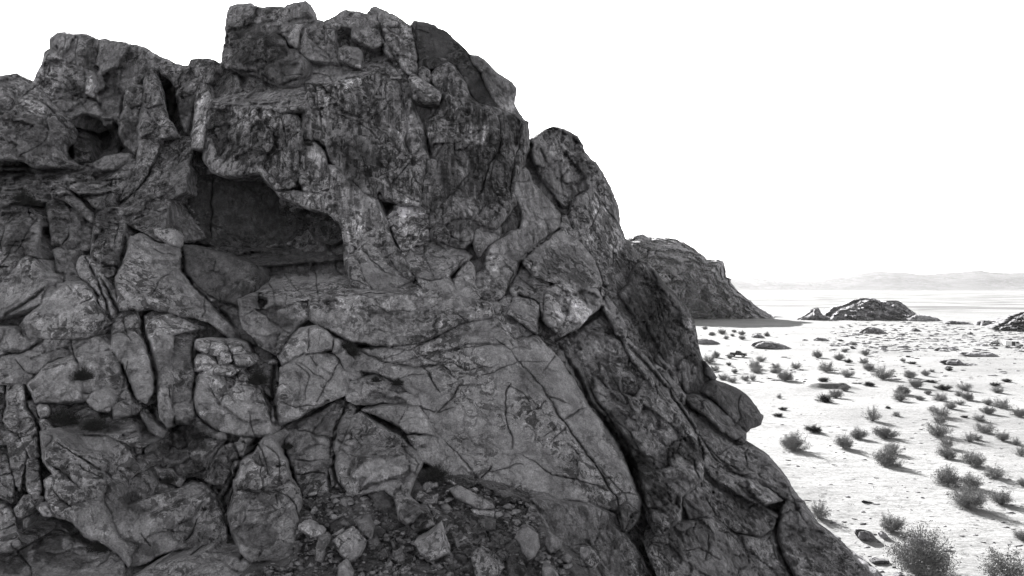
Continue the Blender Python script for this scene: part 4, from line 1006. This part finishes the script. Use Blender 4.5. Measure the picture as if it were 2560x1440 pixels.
outcrop([2492,822,2505,814,2520,804,2538,792,2550,786,2575,779,2620,778,2660,800,2660,840,2540,836,2505,830], 829, 'ribbed outcrop cut by the right frame edge behind the vehicles', .24, 14., amp=1.7, fa=2.2, r=18, e=7, nsc=1.3, step=1.5, lean=2.6, fs=.6, rg=3.)
outcrop([2449,815,2453,803,2464,801,2490,802,2499,813,2490,820,2452,820], 814, 'small domed outcrop left of the ribbed outcrop', .26, 6., amp=1.2, fa=1.2, r=8, e=2.5, nsc=1.2, step=1.6)
outcrop([2368,808,2382,801,2410,803,2440,810,2450,814,2435,819,2380,814], 811, 'low striped outcrop between the jagged outcrop and the small dome', .26, 7., amp=1.2, fa=1.2, r=7, e=2.5, nsc=1.2, step=1.6)
outcrop([2155,830,2168,822,2180,817,2196,820,2207,825,2222,836,2205,842,2160,838], 834, 'low broken outcrop just below the large jagged outcrop', .27, 8., amp=1.3, fa=1.4, r=8, e=3, nsc=1.1, step=1.6, lean=.6)
outcrop([1742,856,1746,848,1760,846,1778,848,1794,854,1806,862,1790,868,1745,866], 862, 'smooth low rock dome at the crag edge', .2, 7., amp=.5, fa=.4, r=10, e=3, nsc=.8, step=1.6)
outcrop([1882,866,1896,858,1912,853,1935,853,1955,859,1972,867,1990,874,2008,881,1995,886,1950,878,1890,871], 872, 'long whale-backed rock beyond the dark truck', .26, 9., amp=.6, fa=.7, r=9, e=3.5, nsc=.8, step=1.6, lean=.5)
outcrop([2036,850,2048,844,2060,844,2072,850,2080,856,2070,859,2040,856], 853, 'small ridged rock standing alone right of the whale-backed rock', .28, 4., amp=.9, fa=1., r=6, e=1.8, nsc=.7, step=1.5, lean=.6)
outcrop([2006,848,2012,846,2020,849,2018,855,2007,854], 852, 'tiny dark rock left of the small ridged rock', .15, 1.6, amp=.5, r=4, e=.7, nsc=.5, step=1.4)
outcrop([2408,888,2422,881,2440,882,2452,884,2478,880,2495,888,2514,898,2500,903,2460,897,2425,892], 893, 'upper smooth flat outcrop below the parked vehicles', .26, 6., amp=.5, fa=.5, r=7, e=2.2, nsc=.8, step=1.5, lean=.8)
outcrop([2362,906,2372,901,2388,902,2396,898,2402,903,2414,909,2440,910,2462,917,2474,922,2455,925,2420,920,2390,916,2366,914], 914, 'lower long flat slab outcrop below the parked vehicles', .2, 5., amp=.5, fa=.5, r=7, e=2, nsc=.8, step=1.5, lean=.6)
outcrop([1880,842,1890,834,1905,838,1913,845,1900,850,1884,848], 845, 'low bumpy rock with a bush in the far scrub', .26, 4., amp=.9, fa=1., r=5, e=1.5, nsc=.7, step=1.5, lean=.6)
outcrop([2280,826,2288,820,2300,824,2304,829,2292,833,2282,831], 829, 'small dark rock among the far scattered stones', .2, 3., amp=.7, fa=.9, r=4, e=1.2, nsc=.6, step=1.4)
outcrop([2420,834,2426,828,2432,832,2434,838,2424,840], 837, 'small dark boulder on the far flat left of the vehicles', .12, 2., amp=.7, fa=.9, r=4, e=1., nsc=.5, step=1.4)
outcrop([2142,1342,2146,1328,2160,1326,2178,1330,2190,1345,2200,1358,2180,1362,2150,1352], 1352, 'smooth rounded boulder on the sand below the crag', .26, 1.3, 'boulder', 'boulder', amp=.25, fa=.3, r=14, e=.6, step=3.)
outcrop([2196,1334,2212,1330,2222,1342,2226,1350,2205,1352], 1347, 'low pale boulder right of the smooth rounded boulder', .36, .8, 'boulder', 'boulder', amp=.2, fa=.3, r=9, e=.4, step=3.)
outcrop([2282,1420,2284,1352,2296,1346,2310,1348,2330,1356,2338,1380,2342,1430,2330,1450,2290,1450], 1436, 'squarish boulder standing inside the largest bush', .22, 1.3, 'boulder', 'boulder', amp=.3, fa=.7, r=10, e=.5, step=3.)
outcrop([2178,1402,2195,1399,2222,1401,2228,1412,2205,1414,2182,1412], 1410, 'small flat dark stone left of the largest bush', .12, .7, 'boulder', 'boulder', amp=.15, fa=.3, r=6, e=.3, step=3.)
outcrop([2238,1440,2250,1433,2262,1438,2262,1448,2240,1450], 1446, 'small stone at the bottom edge under the largest bush', .2, .6, 'boulder', 'boulder', amp=.15, fa=.3, r=6, e=.3, step=3.)
outcrop([2154,1254,2162,1250,2176,1254,2190,1262,2192,1268,2178,1266,2160,1260], 1262, 'small dark flat heap of debris alone on the open sand', .04, .5, 'debris_heap', 'debris', amp=.5, fa=1.2, r=4, e=.2, step=2.)

def far_stones():
    V, Fc, T = [], [], []; nv = 0
    import bmesh
    shapes = []
    for i in range(5):
        d = rng.normal(size=(12, 3)); d /= np.linalg.norm(d, axis=1)[:, None]; d[:, 2] *= .55
        bm = bmesh.new()
        for q in d: bm.verts.new(q)
        bmesh.ops.convex_hull(bm, input=bm.verts)
        bm.verts.ensure_lookup_table(); bm.verts.index_update()
        shapes.append((np.array([v.co[:] for v in bm.verts]), np.array([[v.index for v in f.verts] for f in bm.faces if len(f.verts) == 3]))); bm.free()
    for n in range(1500):
        t = rng.random()
        if t < .45: x, y, s = rng.uniform(2080, 2620), rng.uniform(806, 880), rng.uniform(.2, 1.15)
        elif t < .6: x, y, s = rng.uniform(1700, 2620), rng.uniform(812, 960), rng.uniform(.15, .7)
        else: x, y, s = rng.uniform(1750, 2650), rng.uniform(900, 1480), rng.uniform(.03, .22)
        X, Y, Z = ground_px(x, y)
        v, f = shapes[n % 5]
        a = rng.uniform(-.4, .4); ca, sa = math.cos(a), math.sin(a)
        w = (v * s * np.array([rng.uniform(1, 2.6), 1, rng.uniform(.5, 1.1)])) @ np.array([[ca, -sa, 0], [sa, ca, 0], [0, 0, 1]])
        V.append(w + [X, Y, Z]); Fc.append(f + nv); nv += len(v); T += [rng.uniform(.12, .4)] * len(v)
    o = mesh_obj('scattered_stones', np.vstack(V), np.vstack(Fc), M_FLAT, smooth=False, attrs={'tone': T, 'streak': [0.] * len(T)})
    tag(o, 'small stones and gravel scattered over the pale sand', 'stones', kind='stuff')
far_stones()

# ------------------------------------------------------------------ low scrub too small and dense to count
def low_scrub():
    g = np.random.default_rng(77)
    V, Fc, T = [], [], []; nv = 0
    for n in range(520):
        t = g.random()
        if t < .55: x, y = g.uniform(2060, 2640), g.uniform(806, 905)
        elif t < .75: x, y = g.uniform(1740, 2640), g.uniform(815, 960)
        else: x, y = g.uniform(1900, 2640), g.uniform(905, 1430)
        X, Y, Z = ground_px(x, y)
        w = g.uniform(.25, .75) * (1.5 if y < 870 else (1. if y < 950 else .5))
        m = 26
        th = g.uniform(0, 6.28, m); rr = np.sqrt(g.random(m)) * w; hh = g.random(m) * w * .55 * (1 - rr / w * .6)
        C_ = np.stack([X + rr * np.cos(th), Y + rr * np.sin(th) * .8, Z + hh + .02], 1)
        u = g.normal(size=(m, 3)); u /= np.linalg.norm(u, axis=1)[:, None]; v = np.cross(u, g.normal(size=(m, 3))); v /= np.linalg.norm(v, axis=1)[:, None]
        s_ = (w * .13 * g.uniform(.5, 1.2, m))[:, None]
        V.append(np.stack([C_ - u * s_, C_ + v * s_ * .6, C_ + u * s_, C_ - v * s_ * .6], 1).reshape(-1, 3))
        Fc.append(np.arange(m * 4).reshape(-1, 4) + nv); nv += m * 4
    o = mesh_obj('low_scrub', np.vstack(V), np.vstack(Fc), M_LEAF, smooth=False)
    tag(o, 'tiny low grey scrub dotted over the middle distance', 'scrub', kind='stuff')

# ------------------------------------------------------------------ bushes
M_TWIG = flat_mat('twig_bark', .10, .9)
M_LEAF = flat_mat('bush_leaf', .21, .85, spec=.2)
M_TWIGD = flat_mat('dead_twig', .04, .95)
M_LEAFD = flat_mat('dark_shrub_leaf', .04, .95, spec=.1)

low_scrub()

def bush_meshes(seed, nst=46, nleaf=1500, flat=.75, leaf=.035, dense=1.):
    g = np.random.default_rng(seed)
    V, Fc, ends = [], [], []
    def tube(pts, r0, r1):
        base = len(V); n = len(pts)
        for i, p in enumerate(pts):
            r = r0 + (r1 - r0) * i / (n - 1)
            for k in range(3):
                a = k * 2.094
                V.append((p[0] + r * math.cos(a), p[1] + r * math.sin(a), p[2] + .3 * r * math.cos(a * 2)))
        for i in range(n - 1):
            for k in range(3):
                a = base + i * 3 + k; b = base + i * 3 + (k + 1) % 3
                Fc.append((a, b, b + 3, a + 3))
    pts_all = []
    lob = g.uniform(0, 6.28, 3)
    for s in range(nst):
        az = g.uniform(0, 6.283); spread = math.acos(g.uniform(.12, 1.))
        L = .5 * g.uniform(.8, 1.04) * (1 + .13 * math.sin(2 * az + lob[0]) + .12 * math.sin(3 * az + lob[1]))
        p = np.array([g.normal(0, .04), g.normal(0, .04), 0.]); d = np.array([math.cos(az) * math.sin(spread), math.sin(az) * math.sin(spread), math.cos(spread) + .15])
        pts = [p.copy()]
        for k in range(4):
            d = d + g.normal(0, .10, 3) + np.array([0, 0, .02]); d /= np.linalg.norm(d)
            p = p + d * L / 4 * np.array([1, 1, flat * 1.2]); pts.append(p.copy())
        tube(pts, .006, .002)
        pts_all.append(pts)
        for b in range(5):
            k = g.integers(2, 5); q = pts[k - 1] + (pts[k] - pts[k - 1]) * g.random()
            dd = d + g.normal(0, .5, 3); dd /= np.linalg.norm(dd); q2 = q + dd * L * g.uniform(.12, .26)
            if np.linalg.norm(q2 / np.array([1, 1, flat])) > .56: q2 = q + (q2 - q) * .4
            tube([q, q2], .0025, .0012); pts_all.append([q, q2])
    LV, LF = [], []
    segs = [(a, b) for pts in pts_all for a, b in zip(pts[max(0, len(pts) - 3):-1], pts[max(0, len(pts) - 3) + 1:])]
    for i in range(int(nleaf * dense)):
        a, b = segs[g.integers(len(segs))]
        if g.random() < .35: a = a * .8; b = b * .75
        c = a + (b - a) * g.random() + g.normal(0, .034, 3)
        if c[2] < .03: c[2] = .03 + abs(g.normal(0, .03))
        u = g.normal(size=3); u /= np.linalg.norm(u); w = np.cross(u, g.normal(size=3)); w /= np.linalg.norm(w) + 1e-9
        s = leaf * g.uniform(.4, 1.1) * .5
        n = len(LV)
        LV += [c - u * s, c + w * s * .55, c + u * s, c - w * s * .55]
        LF.append((n, n + 1, n + 2, n + 3))
    return (V, Fc), (LV, LF)

PROTO = []
for i, (ns, nl, fl, lf) in enumerate([(60, 7000, .8, .038), (46, 4200, .75, .038), (80, 9000, .8, .036), (44, 3600, .95, .038), (60, 7000, .6, .038), (90, 17000, .85, .023)]):
    (V, Fc), (LV, LF) = bush_meshes(100 + i, ns, nl, fl, lf)
    ms = bpy.data.meshes.new('stems'); ms.from_pydata([tuple(v) for v in V], [], Fc); ms.materials.append(M_TWIG)
    ml = bpy.data.meshes.new('foliage'); ml.from_pydata([tuple(v) for v in LV], [], LF); ml.materials.append(M_LEAF)
    msd = ms.copy(); msd.materials[0] = M_TWIGD
    mld = ml.copy(); mld.materials[0] = M_LEAFD
    PROTO.append((ms, ml, msd, mld))

def bush(loc, w, h, var, label, group, name='desert_bush', dark=False, cat='bush', rz=None):
    e = empty(name, loc, label=label, cat=cat, group=group)
    e.rotation_euler = (0, 0, rng.uniform(0, 6.28) if rz is None else rz)
    e.scale = (w, w, h)
    a = PROTO[var]
    for nm, me in (('stems', a[2] if dark else a[0]), ('foliage', a[3] if dark else a[1])):
        o = bpy.data.objects.new(nm, me); col.objects.link(o); o.parent = e
    return e

BUSHES = [ # x, base y, width px, prototype, dark
 (1983,1124,64,2,0),(2033,1080,44,0,1),(2110,1120,46,0,0),(2147,1097,44,0,0),(2213,1094,56,4,0),(2230,1134,38,5,0),(2216,1162,62,2,0),(2181,1052,44,3,0),(2062,1005,38,2,1),(2090,995,34,0,0),
 (1948,996,15,3,0),(2110,977,24,0,0),(2250,1003,34,0,0),(2257,986,42,4,0),(2173,965,32,4,1),(2060,955,28,5,1),(1963,952,40,0,0),(1943,932,24,1,0),(1990,922,26,1,0),(2065,929,40,1,0),
 (2118,942,32,1,0),(2207,948,50,1,0),(2275,944,36,4,0),(2313,939,22,0,0),(2330,957,24,4,1),(2290,970,36,0,0),(2357,975,38,4,1),(2320,986,18,0,0),(2412,976,34,1,0),(2398,990,22,1,0),
 (2418,1000,30,0,0),(2352,1002,38,1,0),(2377,1022,30,0,0),(2400,1012,24,1,0),(2333,1030,24,1,0),(2352,1042,44,1,0),(2470,1012,26,0,0),(2502,1020,44,1,0),(2493,982,30,1,0),(2488,966,24,0,1),
 (2516,955,24,4,1),(2468,1034,34,4,0),(2550,1042,36,0,0),(2411,1044,16,4,1),(2350,1060,32,0,0),(2347,1090,56,1,0),(2447,1052,32,1,0),(2462,1082,48,1,0),(2423,1104,32,3,0),(2507,1102,34,0,0),
 (2540,1112,24,3,0),(2367,1120,44,3,0),(2367,1146,48,0,0),(2432,1164,58,0,0),(2367,1212,64,2,0),(2427,1220,52,0,0),(2422,1270,80,5,0),(2502,1260,56,0,0),(2485,1194,50,1,0),(2552,1140,34,3,0),
 (2556,1214,30,0,0),(2047,1296,62,3,0),(2232,1328,58,0,0),(2306,1432,150,5,0),(2515,1440,112,1,0),(2556,1350,40,0,0),
 (2043,894,26,0,0),(2098,900,28,0,0),(2121,907,22,0,1),(2163,889,21,0,0),(2112,881,16,0,0),(2133,863,15,4,0),(2133,872,13,4,1),(2102,853,13,4,1),(2160,909,25,1,0),(2172,927,29,0,0),
 (2257,904,14,0,0),(2280,910,20,4,1),(2343,877,15,4,1),(2270,893,11,4,1),(2373,927,19,0,1),(1763,824,14,0,0),(1780,839,19,4,0),(1805,836,21,0,0),(1815,848,15,0,0),(1835,831,13,0,0),
 (1831,841,11,0,0),(1855,838,19,0,0),(1855,849,17,0,0),(1917,841,16,2,0),(1893,840,20,4,1),(1824,896,17,0,0),(1790,894,22,2,0),(1773,907,34,1,0),(1822,914,15,0,0),(1837,933,17,0,0),
 (1887,922,36,1,0),(1902,904,24,1,0),(1890,932,32,1,0),(1882,951,20,3,0),(1863,951,22,1,0),(1940,921,22,1,0),(1933,932,19,1,0),(1787,927,26,1,0),(1809,949,28,1,0),(1830,956,26,1,0),
 (1945,1041,24,4,1),(1957,1025,20,4,1),(2220,1021,15,4,1),(2241,1040,20,1,0),(2300,1000,22,4,0),(2440,1100,26,1,0),(2330,930,14,1,0),
]
ZONES = [
 (lambda x, y: y < 860 and x < 1940, 'in the farthest scrub below the shaded sand', 'farthest scrub bushes'),
 (lambda x, y: x < 1920 and y < 960, 'in the scrub between crag and parked dark truck', 'bushes around the dark truck'),
 (lambda x, y: x < 2235 and y < 960, 'on the sand beyond the dug bank', 'bushes beyond the dug bank'),
 (lambda x, y: y < 950, 'on the flat below the smooth low outcrops', 'bushes below the low outcrops'),
 (lambda x, y: x < 2235 and y < 1060, 'around the pale wheel-track loop', 'bushes around the track loop'),
 (lambda x, y: y < 1062, 'in the dense bush belt at the right edge', 'dense bush belt'),
 (lambda x, y: x < 2300 and y < 1200, 'on open sand right of the overhanging boulder', 'bushes on the open sand'),
 (lambda x, y: y < 1200, 'along the right edge below the bush belt', 'right edge bushes'),
 (lambda x, y: True, 'in the nearest ground at the lower right', 'nearest bushes'),
]
ORD = ['leftmost', 'second from left', 'third from left', 'fourth from left', 'fifth from left', 'sixth from left', 'seventh from left', 'eighth from left', 'ninth from left', 'tenth from left', 'eleventh from left', 'twelfth from left',
       'thirteenth from left', 'fourteenth from left', 'fifteenth from left', 'sixteenth from left', 'seventeenth from left', 'eighteenth from left', 'nineteenth from left', 'twentieth from left', 'twenty-first from left', 'twenty-second from left', 'twenty-third from left', 'twenty-fourth from left', 'twenty-fifth from left']
zl = {}
for b in BUSHES:
    for zi, z in enumerate(ZONES):
        if z[0](b[0], b[1]): zl.setdefault(zi, []).append(b); break
for zi, lst in zl.items():
    lst.sort(key=lambda b: b[0])
    for i, (x, y, w, v, dk) in enumerate(lst):
        X, Y, Z = ground_px(x, y)
        ws = w * Y / F * 1.26
        hs = ws * rng.uniform(.85, 1.05)
        size = 'big' if w > 55 else ('broad' if w > 38 else ('small' if w > 20 else 'tiny'))
        tone_w = 'dark low' if dk else ('wispy pale' if v in (1, 3) else 'grey leafy')
        pos_w = ORD[i] if i < len(lst) - 1 else 'rightmost'
        e_ = bush((X, Y, Z - .02), ws, hs * (.8 if dk else 1.2), v, '%s %s bush, %s %s' % (size, tone_w, pos_w, ZONES[zi][1]), ZONES[zi][2], dark=bool(dk))

# dark shrubs growing on the crag
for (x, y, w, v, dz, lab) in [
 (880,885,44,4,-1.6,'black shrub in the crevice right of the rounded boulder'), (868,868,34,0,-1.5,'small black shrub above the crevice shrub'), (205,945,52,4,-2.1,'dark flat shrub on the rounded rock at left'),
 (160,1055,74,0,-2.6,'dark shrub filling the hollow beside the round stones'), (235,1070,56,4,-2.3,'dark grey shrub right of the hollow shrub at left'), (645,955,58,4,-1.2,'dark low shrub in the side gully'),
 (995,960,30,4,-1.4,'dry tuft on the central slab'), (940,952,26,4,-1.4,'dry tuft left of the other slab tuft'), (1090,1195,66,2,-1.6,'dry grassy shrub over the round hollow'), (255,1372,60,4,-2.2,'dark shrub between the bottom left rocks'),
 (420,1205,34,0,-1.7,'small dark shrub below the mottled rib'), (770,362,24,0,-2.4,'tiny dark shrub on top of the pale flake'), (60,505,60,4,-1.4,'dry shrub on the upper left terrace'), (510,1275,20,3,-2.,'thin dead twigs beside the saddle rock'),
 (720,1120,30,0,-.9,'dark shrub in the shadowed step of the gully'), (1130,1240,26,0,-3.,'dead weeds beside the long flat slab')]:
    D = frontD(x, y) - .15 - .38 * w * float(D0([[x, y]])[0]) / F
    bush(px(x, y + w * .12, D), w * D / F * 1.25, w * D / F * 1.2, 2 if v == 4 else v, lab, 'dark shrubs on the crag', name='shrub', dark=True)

# ------------------------------------------------------------------ vehicles
M_PAINT = flat_mat('dark_paint', .02, .35, spec=.5)
M_TYRE = flat_mat('tyre_rubber', .02, .9)
M_RIM = flat_mat('wheel_rim', .5, .35, .8)
M_GLASS = flat_mat('dark_glass', .015, .08, spec=.8)
M_WHITE = flat_mat('white_paint', .75, .4)
M_METAL = flat_mat('grey_metal', .12, .5, .5)
M_LAMP = flat_mat('lamp_lens', .8, .2)

import bmesh
def prism_obj(name, prof, y0, y1, mat, parent, bev=.04, inset_top=0.):
    """side profile (x, z) extruded across y, bevelled"""
    bm = bmesh.new()
    a = [bm.verts.new((x, y0 + inset_top * max(0, z - prof[0][1]), z)) for x, z in prof]
    b = [bm.verts.new((x, y1 - inset_top * max(0, z - prof[0][1]), z)) for x, z in prof]
    n = len(prof)
    bm.faces.new(a[::-1]); bm.faces.new(b)
    for i in range(n): bm.faces.new((a[i], a[(i + 1) % n], b[(i + 1) % n], b[i]))
    if bev: bmesh.ops.bevel(bm, geom=list(bm.edges), offset=bev, segments=2, affect='EDGES')
    bmesh.ops.recalc_face_normals(bm, faces=bm.faces)
    me = bpy.data.meshes.new(name); bm.to_mesh(me); bm.free(); me.materials.append(mat)
    o = bpy.data.objects.new(name, me); col.objects.link(o); o.parent = parent
    return o

def wheel(parent, x, y, r, w):
    me = bpy.data.meshes.new('wheel'); bm = bmesh.new()
    bmesh.ops.create_cone(bm, cap_ends=True, segments=20, radius1=r, radius2=r, depth=w)
    bmesh.ops.bevel(bm, geom=[e for e in bm.edges if len(e.link_faces) == 2 and any(len(f.verts) > 4 for f in e.link_faces)], offset=w * .18, segments=2, affect='EDGES')
    bmesh.ops.rotate(bm, verts=bm.verts, matrix=__import__('mathutils').Matrix.Rotation(R(90), 3, 'X'))
    bm.to_mesh(me); bm.free(); me.materials.append(M_TYRE)
    o = bpy.data.objects.new('wheel', me); col.objects.link(o); o.parent = parent; o.location = (x, y, r)
    mr = bpy.data.meshes.new('rim'); bm = bmesh.new()
    bmesh.ops.create_cone(bm, cap_ends=True, segments=16, radius1=r * .58, radius2=r * .5, depth=w + .03)
    bmesh.ops.rotate(bm, verts=bm.verts, matrix=__import__('mathutils').Matrix.Rotation(R(90), 3, 'X'))
    bm.to_mesh(mr); bm.free(); mr.materials.append(M_RIM)
    rm = bpy.data.objects.new('rim', mr); col.objects.link(rm); rm.parent = o

def truck(x, y, rz):
    X, Y, Z = ground_px(x, y)
    t = empty('pickup_truck', (X, Y, Z), label='dark pickup truck parked on the sand between crag and whale-backed rock', cat='truck')
    t.rotation_euler = (0, 0, rz)
    prism_obj('body', [(-2.2, .5), (2.25, .5), (2.3, .95), (2.15, 1.15), (.95, 1.2), (-2.25, 1.2)], -.88, .88, M_PAINT, t, .05)
    prism_obj('cabin', [(-.75, 1.203), (1.05, 1.203), (.45, 1.78), (-.6, 1.8)], -.8, .8, M_PAINT, t, .05, .18)
    prism_obj('windscreen', [(.52, 1.70), (1.04, 1.24), (1.07, 1.25), (.56, 1.72)], -.66, .66, M_GLASS, t, 0)
    for s in (-1, 1):
        prism_obj('side_window', [(-.6, 1.27), (.85, 1.27), (.42, 1.66), (-.5, 1.68)], s * .765 - .012, s * .765 + .012, M_GLASS, t, 0)
        h = prism_obj('headlight', [(2.27, .8), (2.33, .8), (2.31, .98), (2.26, .98)], s * .66 - .14, s * .66 + .14, M_LAMP, t, .01)
    prism_obj('bumper', [(2.24, .42), (2.42, .42), (2.42, .62), (2.24, .62)], -.85, .85, M_METAL, t, .02)
    prism_obj('bed_rail', [(-2.24, 1.203), (-.8, 1.203), (-.8, 1.28), (-2.24, 1.28)], -.86, -.78, M_METAL, t, .01)
    for wx in (-1.4, 1.45):
        for s in (-1, 1): wheel(t, wx, s * .82, .41, .26)
    return t
truck(1846, 892, R(-28))

def buggy(x, y, rz):
    X, Y, Z = ground_px(x, y)
    t = empty('off_road_buggy', (X, Y, Z), label='black open off-road buggy, left of the two vehicles at the right edge', cat='buggy')
    t.rotation_euler = (0, 0, rz)
    prism_obj('body', [(-1.3, .55), (1.2, .5), (1.55, .75), (1.3, 1.0), (.3, 1.1), (-1.25, 1.15)], -.65, .65, M_PAINT, t, .05)
    prism_obj('roof', [(-.9, 1.85), (.5, 1.85), (.45, 1.92), (-.85, 1.95)], -.6, .6, M_PAINT, t, .02)
    for s in (-1, 1):
        prism_obj('roll_bar', [(-1.15, 1.1), (-1.05, 1.1), (-.8, 1.9), (-.9, 1.9)], s * .6 - .04, s * .6 + .04, M_PAINT, t, 0)
        prism_obj('roll_bar', [(.75, 1.05), (.85, 1.05), (.5, 1.9), (.4, 1.9)], s * .6 - .04, s * .6 + .04, M_PAINT, t, 0)
    prism_obj('seat_back', [(-.6, 1.0), (-.4, 1.0), (-.55, 1.7), (-.75, 1.7)], -.5, .5, M_TYRE, t, .03)
    for wx in (-1.05, 1.15):
        for s in (-1, 1): wheel(t, wx, s * .78, .4, .3)
buggy(2487, 864, R(160))

def van(x, y, rz):
    X, Y, Z = ground_px(x, y)
    t = empty('camper_van', (X, Y, Z), label='pale van with a black open side door at the right edge', cat='van')
    t.rotation_euler = (0, 0, rz)
    prism_obj('body', [(-2.7, .45), (2.5, .45), (2.6, .95), (1.75, 1.3), (1.2, 2.1), (-2.65, 2.15)], -.95, .95, M_WHITE, t, .08)
    prism_obj('windscreen', [(1.28, 2.02), (1.82, 1.32), (1.85, 1.33), (1.33, 2.05)], -.78, .78, M_GLASS, t, 0)
    prism_obj('lower_front', [(1.5, .35), (2.66, .35), (2.7, .92), (1.5, .92)], -.97, .97, M_PAINT, t, .04)
    for s in (-1, 1):
        prism_obj('side_window', [(.45, 1.35), (1.6, 1.3), (1.18, 1.9), (.45, 1.92)], s * .965 - .01, s * .965 + .01, M_GLASS, t, 0)
        prism_obj('side_door', [(-.75, .5), (.3, .5), (.3, 1.98), (-.75, 2.0)], s * .965 - .015, s * .965 + .015, M_PAINT, t, 0)
    prism_obj('rear_rack', [(-3.3, .55), (-2.72, .55), (-2.72, .75), (-3.3, .75)], -.6, .6, M_PAINT, t, .02)
    for wx in (-1.7, 1.7):
        for s in (-1, 1): wheel(t, wx, s * .86, .37, .24)
van(2533, 868, R(-14))

# ------------------------------------------------------------------ haze over the plain
def haze():
    bm = bmesh.new(); bmesh.ops.create_cube(bm, size=1.0)
    for v in bm.verts:
        v.co.x *= 30000; v.co.y *= 30000; v.co.z = -8. if v.co.z < 0 else HAZE_TOP
    me = bpy.data.meshes.new('haze'); bm.to_mesh(me); bm.free()
    m = bpy.data.materials.new('haze_air'); m.use_nodes = True; nt = m.node_tree; nt.nodes.clear()
    out = nt.nodes.new('ShaderNodeOutputMaterial'); pv = nt.nodes.new('ShaderNodeVolumePrincipled')
    pv.inputs['Color'].default_value = (.97, .97, .97, 1); pv.inputs['Density'].default_value = HAZE_DENSITY; pv.inputs['Anisotropy'].default_value = .2
    nt.links.new(pv.outputs[0], out.inputs['Volume'])
    me.materials.append(m)
    o = bpy.data.objects.new('haze', me); col.objects.link(o)
    tag(o, kind='stuff', label='thin pale desert haze over the whole plain', cat='haze')
HAZE_DENSITY = .000022
HAZE_TOP = 260.
haze()
